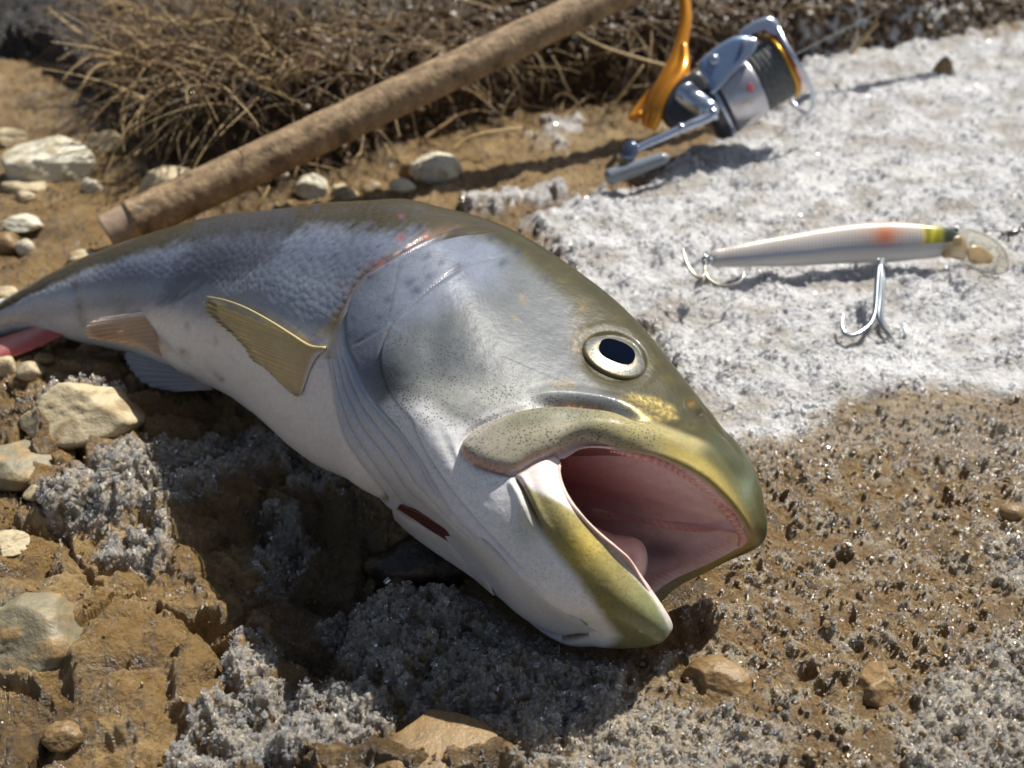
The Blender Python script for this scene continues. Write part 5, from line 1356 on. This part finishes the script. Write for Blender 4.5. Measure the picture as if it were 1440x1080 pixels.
icegr = plain('snow_grain', (.96, .96, .97), rough=.14, trans=.55, ior=1.31, noise=.05)
icecl = plain('clear_ice_flake', (.93, .93, .92), rough=.08, trans=.88, ior=1.31)
mudgr = plain('mud_crumb', lin(118, 96, 62), rough=.3, noise=.35, nscale=60, coat=.2)
mudgr2 = plain('gritty_mud_crumb', lin(134, 114, 82), rough=.25, noise=.4, nscale=60, coat=.2)
iz = snowm * (1 - .9 * sstep(.0, .42, sn_d + .35 * nC + .2 * sstep(330, 120, GY)))
grains('snow_grains', iz * sstep(-.5, .4, nC + nB), 26000, .02, .13, .7, icegr, 51, -.1, 'coarse melting snow grains covering the ground on the right', 'snow', True)
grains('ice_flakes', np.clip(fice, 0, 1) * sstep(-.5, .2, rC), 11000, .025, .17, .5, icecl, 52, .1, 'thin clear ice flakes lying on the mud below the fish', 'ice', True)
grains('ice_grit', np.clip(grit + dirty * .7 + rightm * .5 * sstep(-.1, .3, nC), 0, 1) * (1 - snow), 15000, .025, .11, .6, icecl, 53, .0, 'scattered ice grit melting into the gritty mud at the right', 'ice', True)
grains('gritty_mud_crumbs', rightm * (1 - snow) * sstep(-.3, .3, nC), 4500, .03, .14, .7, mudgr2, 54, -.1, 'wet gritty crumbs of mud right of the jaw', 'mud')
grains('mud_crumbs', (1 - snowm) * (1 - rightm) * (1 - smooth_mud * .7) * (1 - np.clip(fice, 0, 1) * .8) * (1 - bank) * sstep(-.3, .4, nC), 8000, .03, .12, .7, mudgr, 55, -.1, 'small wet crumbs of brown mud on the left', 'mud')

# ================================================================== DRY GRASS AND ROOTS ON THE BANK
def stalks(name, items, mat, sides=4):
    Vs, Fs, Cs = [], [], []; off = 0
    for pts, rad, c in items:
        V, F_, _ = tube_arrays(pts, rad, sides, False); Vs.append(V); Fs.append(F_ + off); off += len(V)
        Cs.append(np.broadcast_to(c, (len(V), 3)))
    return mesh_np(name, np.vstack(Vs), np.vstack(Fs), np.vstack(Cs))
strawm = plain('dry_straw', (1, 1, 1), rough=.6, attr=True, noise=.25, nscale=200)
r_ = np.random.default_rng(77)
bi, bj = np.where((bank > .25) & (GX > -60) & (GX < 1520) & (GY > -120) & (up_ < 14))
dens = {'straw': [], 'root': []}
wgt = (np.linalg.norm(GP[bi, bj] - CP, axis=1)) ** 0 * (.25 + 1.0 * ((GX[bi, bj] > 150) & (GX[bi, bj] < 1000))) * (1 - .93 * (GX[bi, bj] < 170))
wgt = wgt / wgt.sum()
pick = r_.choice(len(bi), 2700, p=wgt)
pal = [W(160, 136, 96), W(124, 100, 68), W(190, 166, 120), W(96, 74, 48), W(76, 58, 38)]
items = []
for k in pick:
    p = GP[bi[k], bj[k]]; X_0 = GX[bi[k], bj[k]]
    left = X_0 < 420
    Ln = r_.uniform(1.2, 6.5) * (1.3 if left else .9)
    az_ = r_.normal(-1.57, 1.0); el_ = r_.uniform(-.7, .9) if not left else r_.uniform(-.3, 1.2)
    d_ = np.array([math.cos(az_) * math.cos(el_), math.sin(az_) * math.cos(el_), math.sin(el_)])
    cur = r_.normal(0, .22, 3); n_ = 7; P = [p.copy()]; dd = d_.copy()
    for s in range(n_ - 1):
        P.append(P[-1] + dd * Ln / (n_ - 1)); dd = dd + cur * .3 + np.array([0, 0, -.12]) + r_.normal(0, .05, 3); dd /= np.linalg.norm(dd)
    c = pal[r_.integers(0, 5)] * r_.uniform(.75, 1.1)
    items.append((P, np.linspace(1, .35, n_) * r_.uniform(.022, .075), c))
go_ = obj('dry_grass', stalks('dry_grass', items, strawm), strawm, kind='stuff'); tag(go_, 'tangle of dry grass stalks and roots on the earth bank', 'grass')
# crumbly clods clinging to the bank face
grains('bank_clods', bank * (GX > 140) * (up_ < 9) * (.2 + .8 * (GX > 430)), 6000, .14, .42, .8, plain('bank_earth', lin(84, 66, 44), rough=.5, noise=.4, nscale=40), 56, .3, 'crumbly clods of brown earth clinging to the bank', 'earth')

# stalks that can be told apart
def stalk(pts, rad, label, c=W(186, 160, 112), h0=None):
    P = smooth_pl([at_depth(float(x), float(y), z) for x, y, z in pts], 6)
    lo = P[0].copy(); n_ = len(P)
    m = tube('straw_stalk', P - lo, np.linspace(rad, rad * .5, n_), 7)
    o = bpy.data.objects.new('straw_stalk', m); C.objects.link(o); o.location = Vector(lo) * CM; m.materials.append(straw1)
    return tag(o, label, 'straw')
straw1 = plain('pale_straw', lin(190, 164, 116), rough=.55, noise=.2, nscale=150)
stalk([(935, 92, 66), (905, 84, 65.5), (860, 70, 65), (832, 58, 65), (800, 38, 65.5)], .11, 'long pale straw reaching from the rod to the orange stem of the reel')
stalk([(160, 80, 74), (138, 64, 73.5), (110, 45, 73), (82, 24, 72.5), (68, 12, 72)], .16, 'thick pale stalk pointing up to the left over the dark hollow')
stalk([(186, 66, 74), (172, 40, 73), (160, 14, 72), (150, -12, 71)], .15, 'straight stalk rising to the top edge left of the grass tuft')
stalk([(210, 90, 71), (200, 112, 70.4), (197, 140, 69.8), (202, 168, 69)], .15, 'curved straw hanging down at the left of the hanging tuft')
stalk([(219, 92, 71), (224, 118, 70.4), (230, 140, 70), (231, 160, 69.4)], .14, 'pale straw hanging down in the middle of the hanging tuft')
stalk([(240, 92, 71), (237, 112, 70.4), (236, 132, 70), (232, 152, 69.5)], .14, 'pale straw hanging right beside the middle one of the tuft')
stalk([(252, 84, 71), (247, 104, 70.3), (250, 122, 70), (258, 132, 69.5)], .14, 'short curved straw hanging at the right of the hanging tuft')
stalk([(146, 115, 71), (142, 132, 70.6), (139, 150, 70), (136, 164, 69.5)], .13, 'short straw standing alone against the muddy slope at the left')
stalk([(178, 92, 71.3), (205, 91, 71), (232, 86, 70.8), (252, 80, 70.8)], .2, 'thick level stalk from which the tuft of straws hangs')
stalk([(862, 150, 66), (878, 128, 65.5), (893, 108, 65), (905, 92, 65)], .11, 'straw leaning to the right beside the spur of the reel')
stalk([(1196, 76, 70), (1208, 62, 69.5), (1222, 46, 69), (1236, 32, 68.5)], .15, 'pale forked root in front of the dark hollow right of the reel')
stalk([(596, 196, 63), (612, 184, 63), (630, 172, 63), (642, 162, 63)], .12, 'short straw lying just above the smooth oval pebble')
stalk([(454, 74, 68), (470, 92, 67.5), (488, 106, 67), (504, 120, 66.8)], .11, 'thin straw slanting down to the top edge of the rod')
stalk([(640, 212, 61), (656, 196, 61), (690, 186, 61), (734, 180, 61.5)], .15, 'bent pale root right of the smooth oval pebble')
# flat crust of the blade of straw near the fish
stalk([(362, 180 + 110, 55), (372, 276, 55), (378, 262, 55.2)], .09, 'tiny straw standing behind the back of the fish')
bpy.context.view_layer.update()
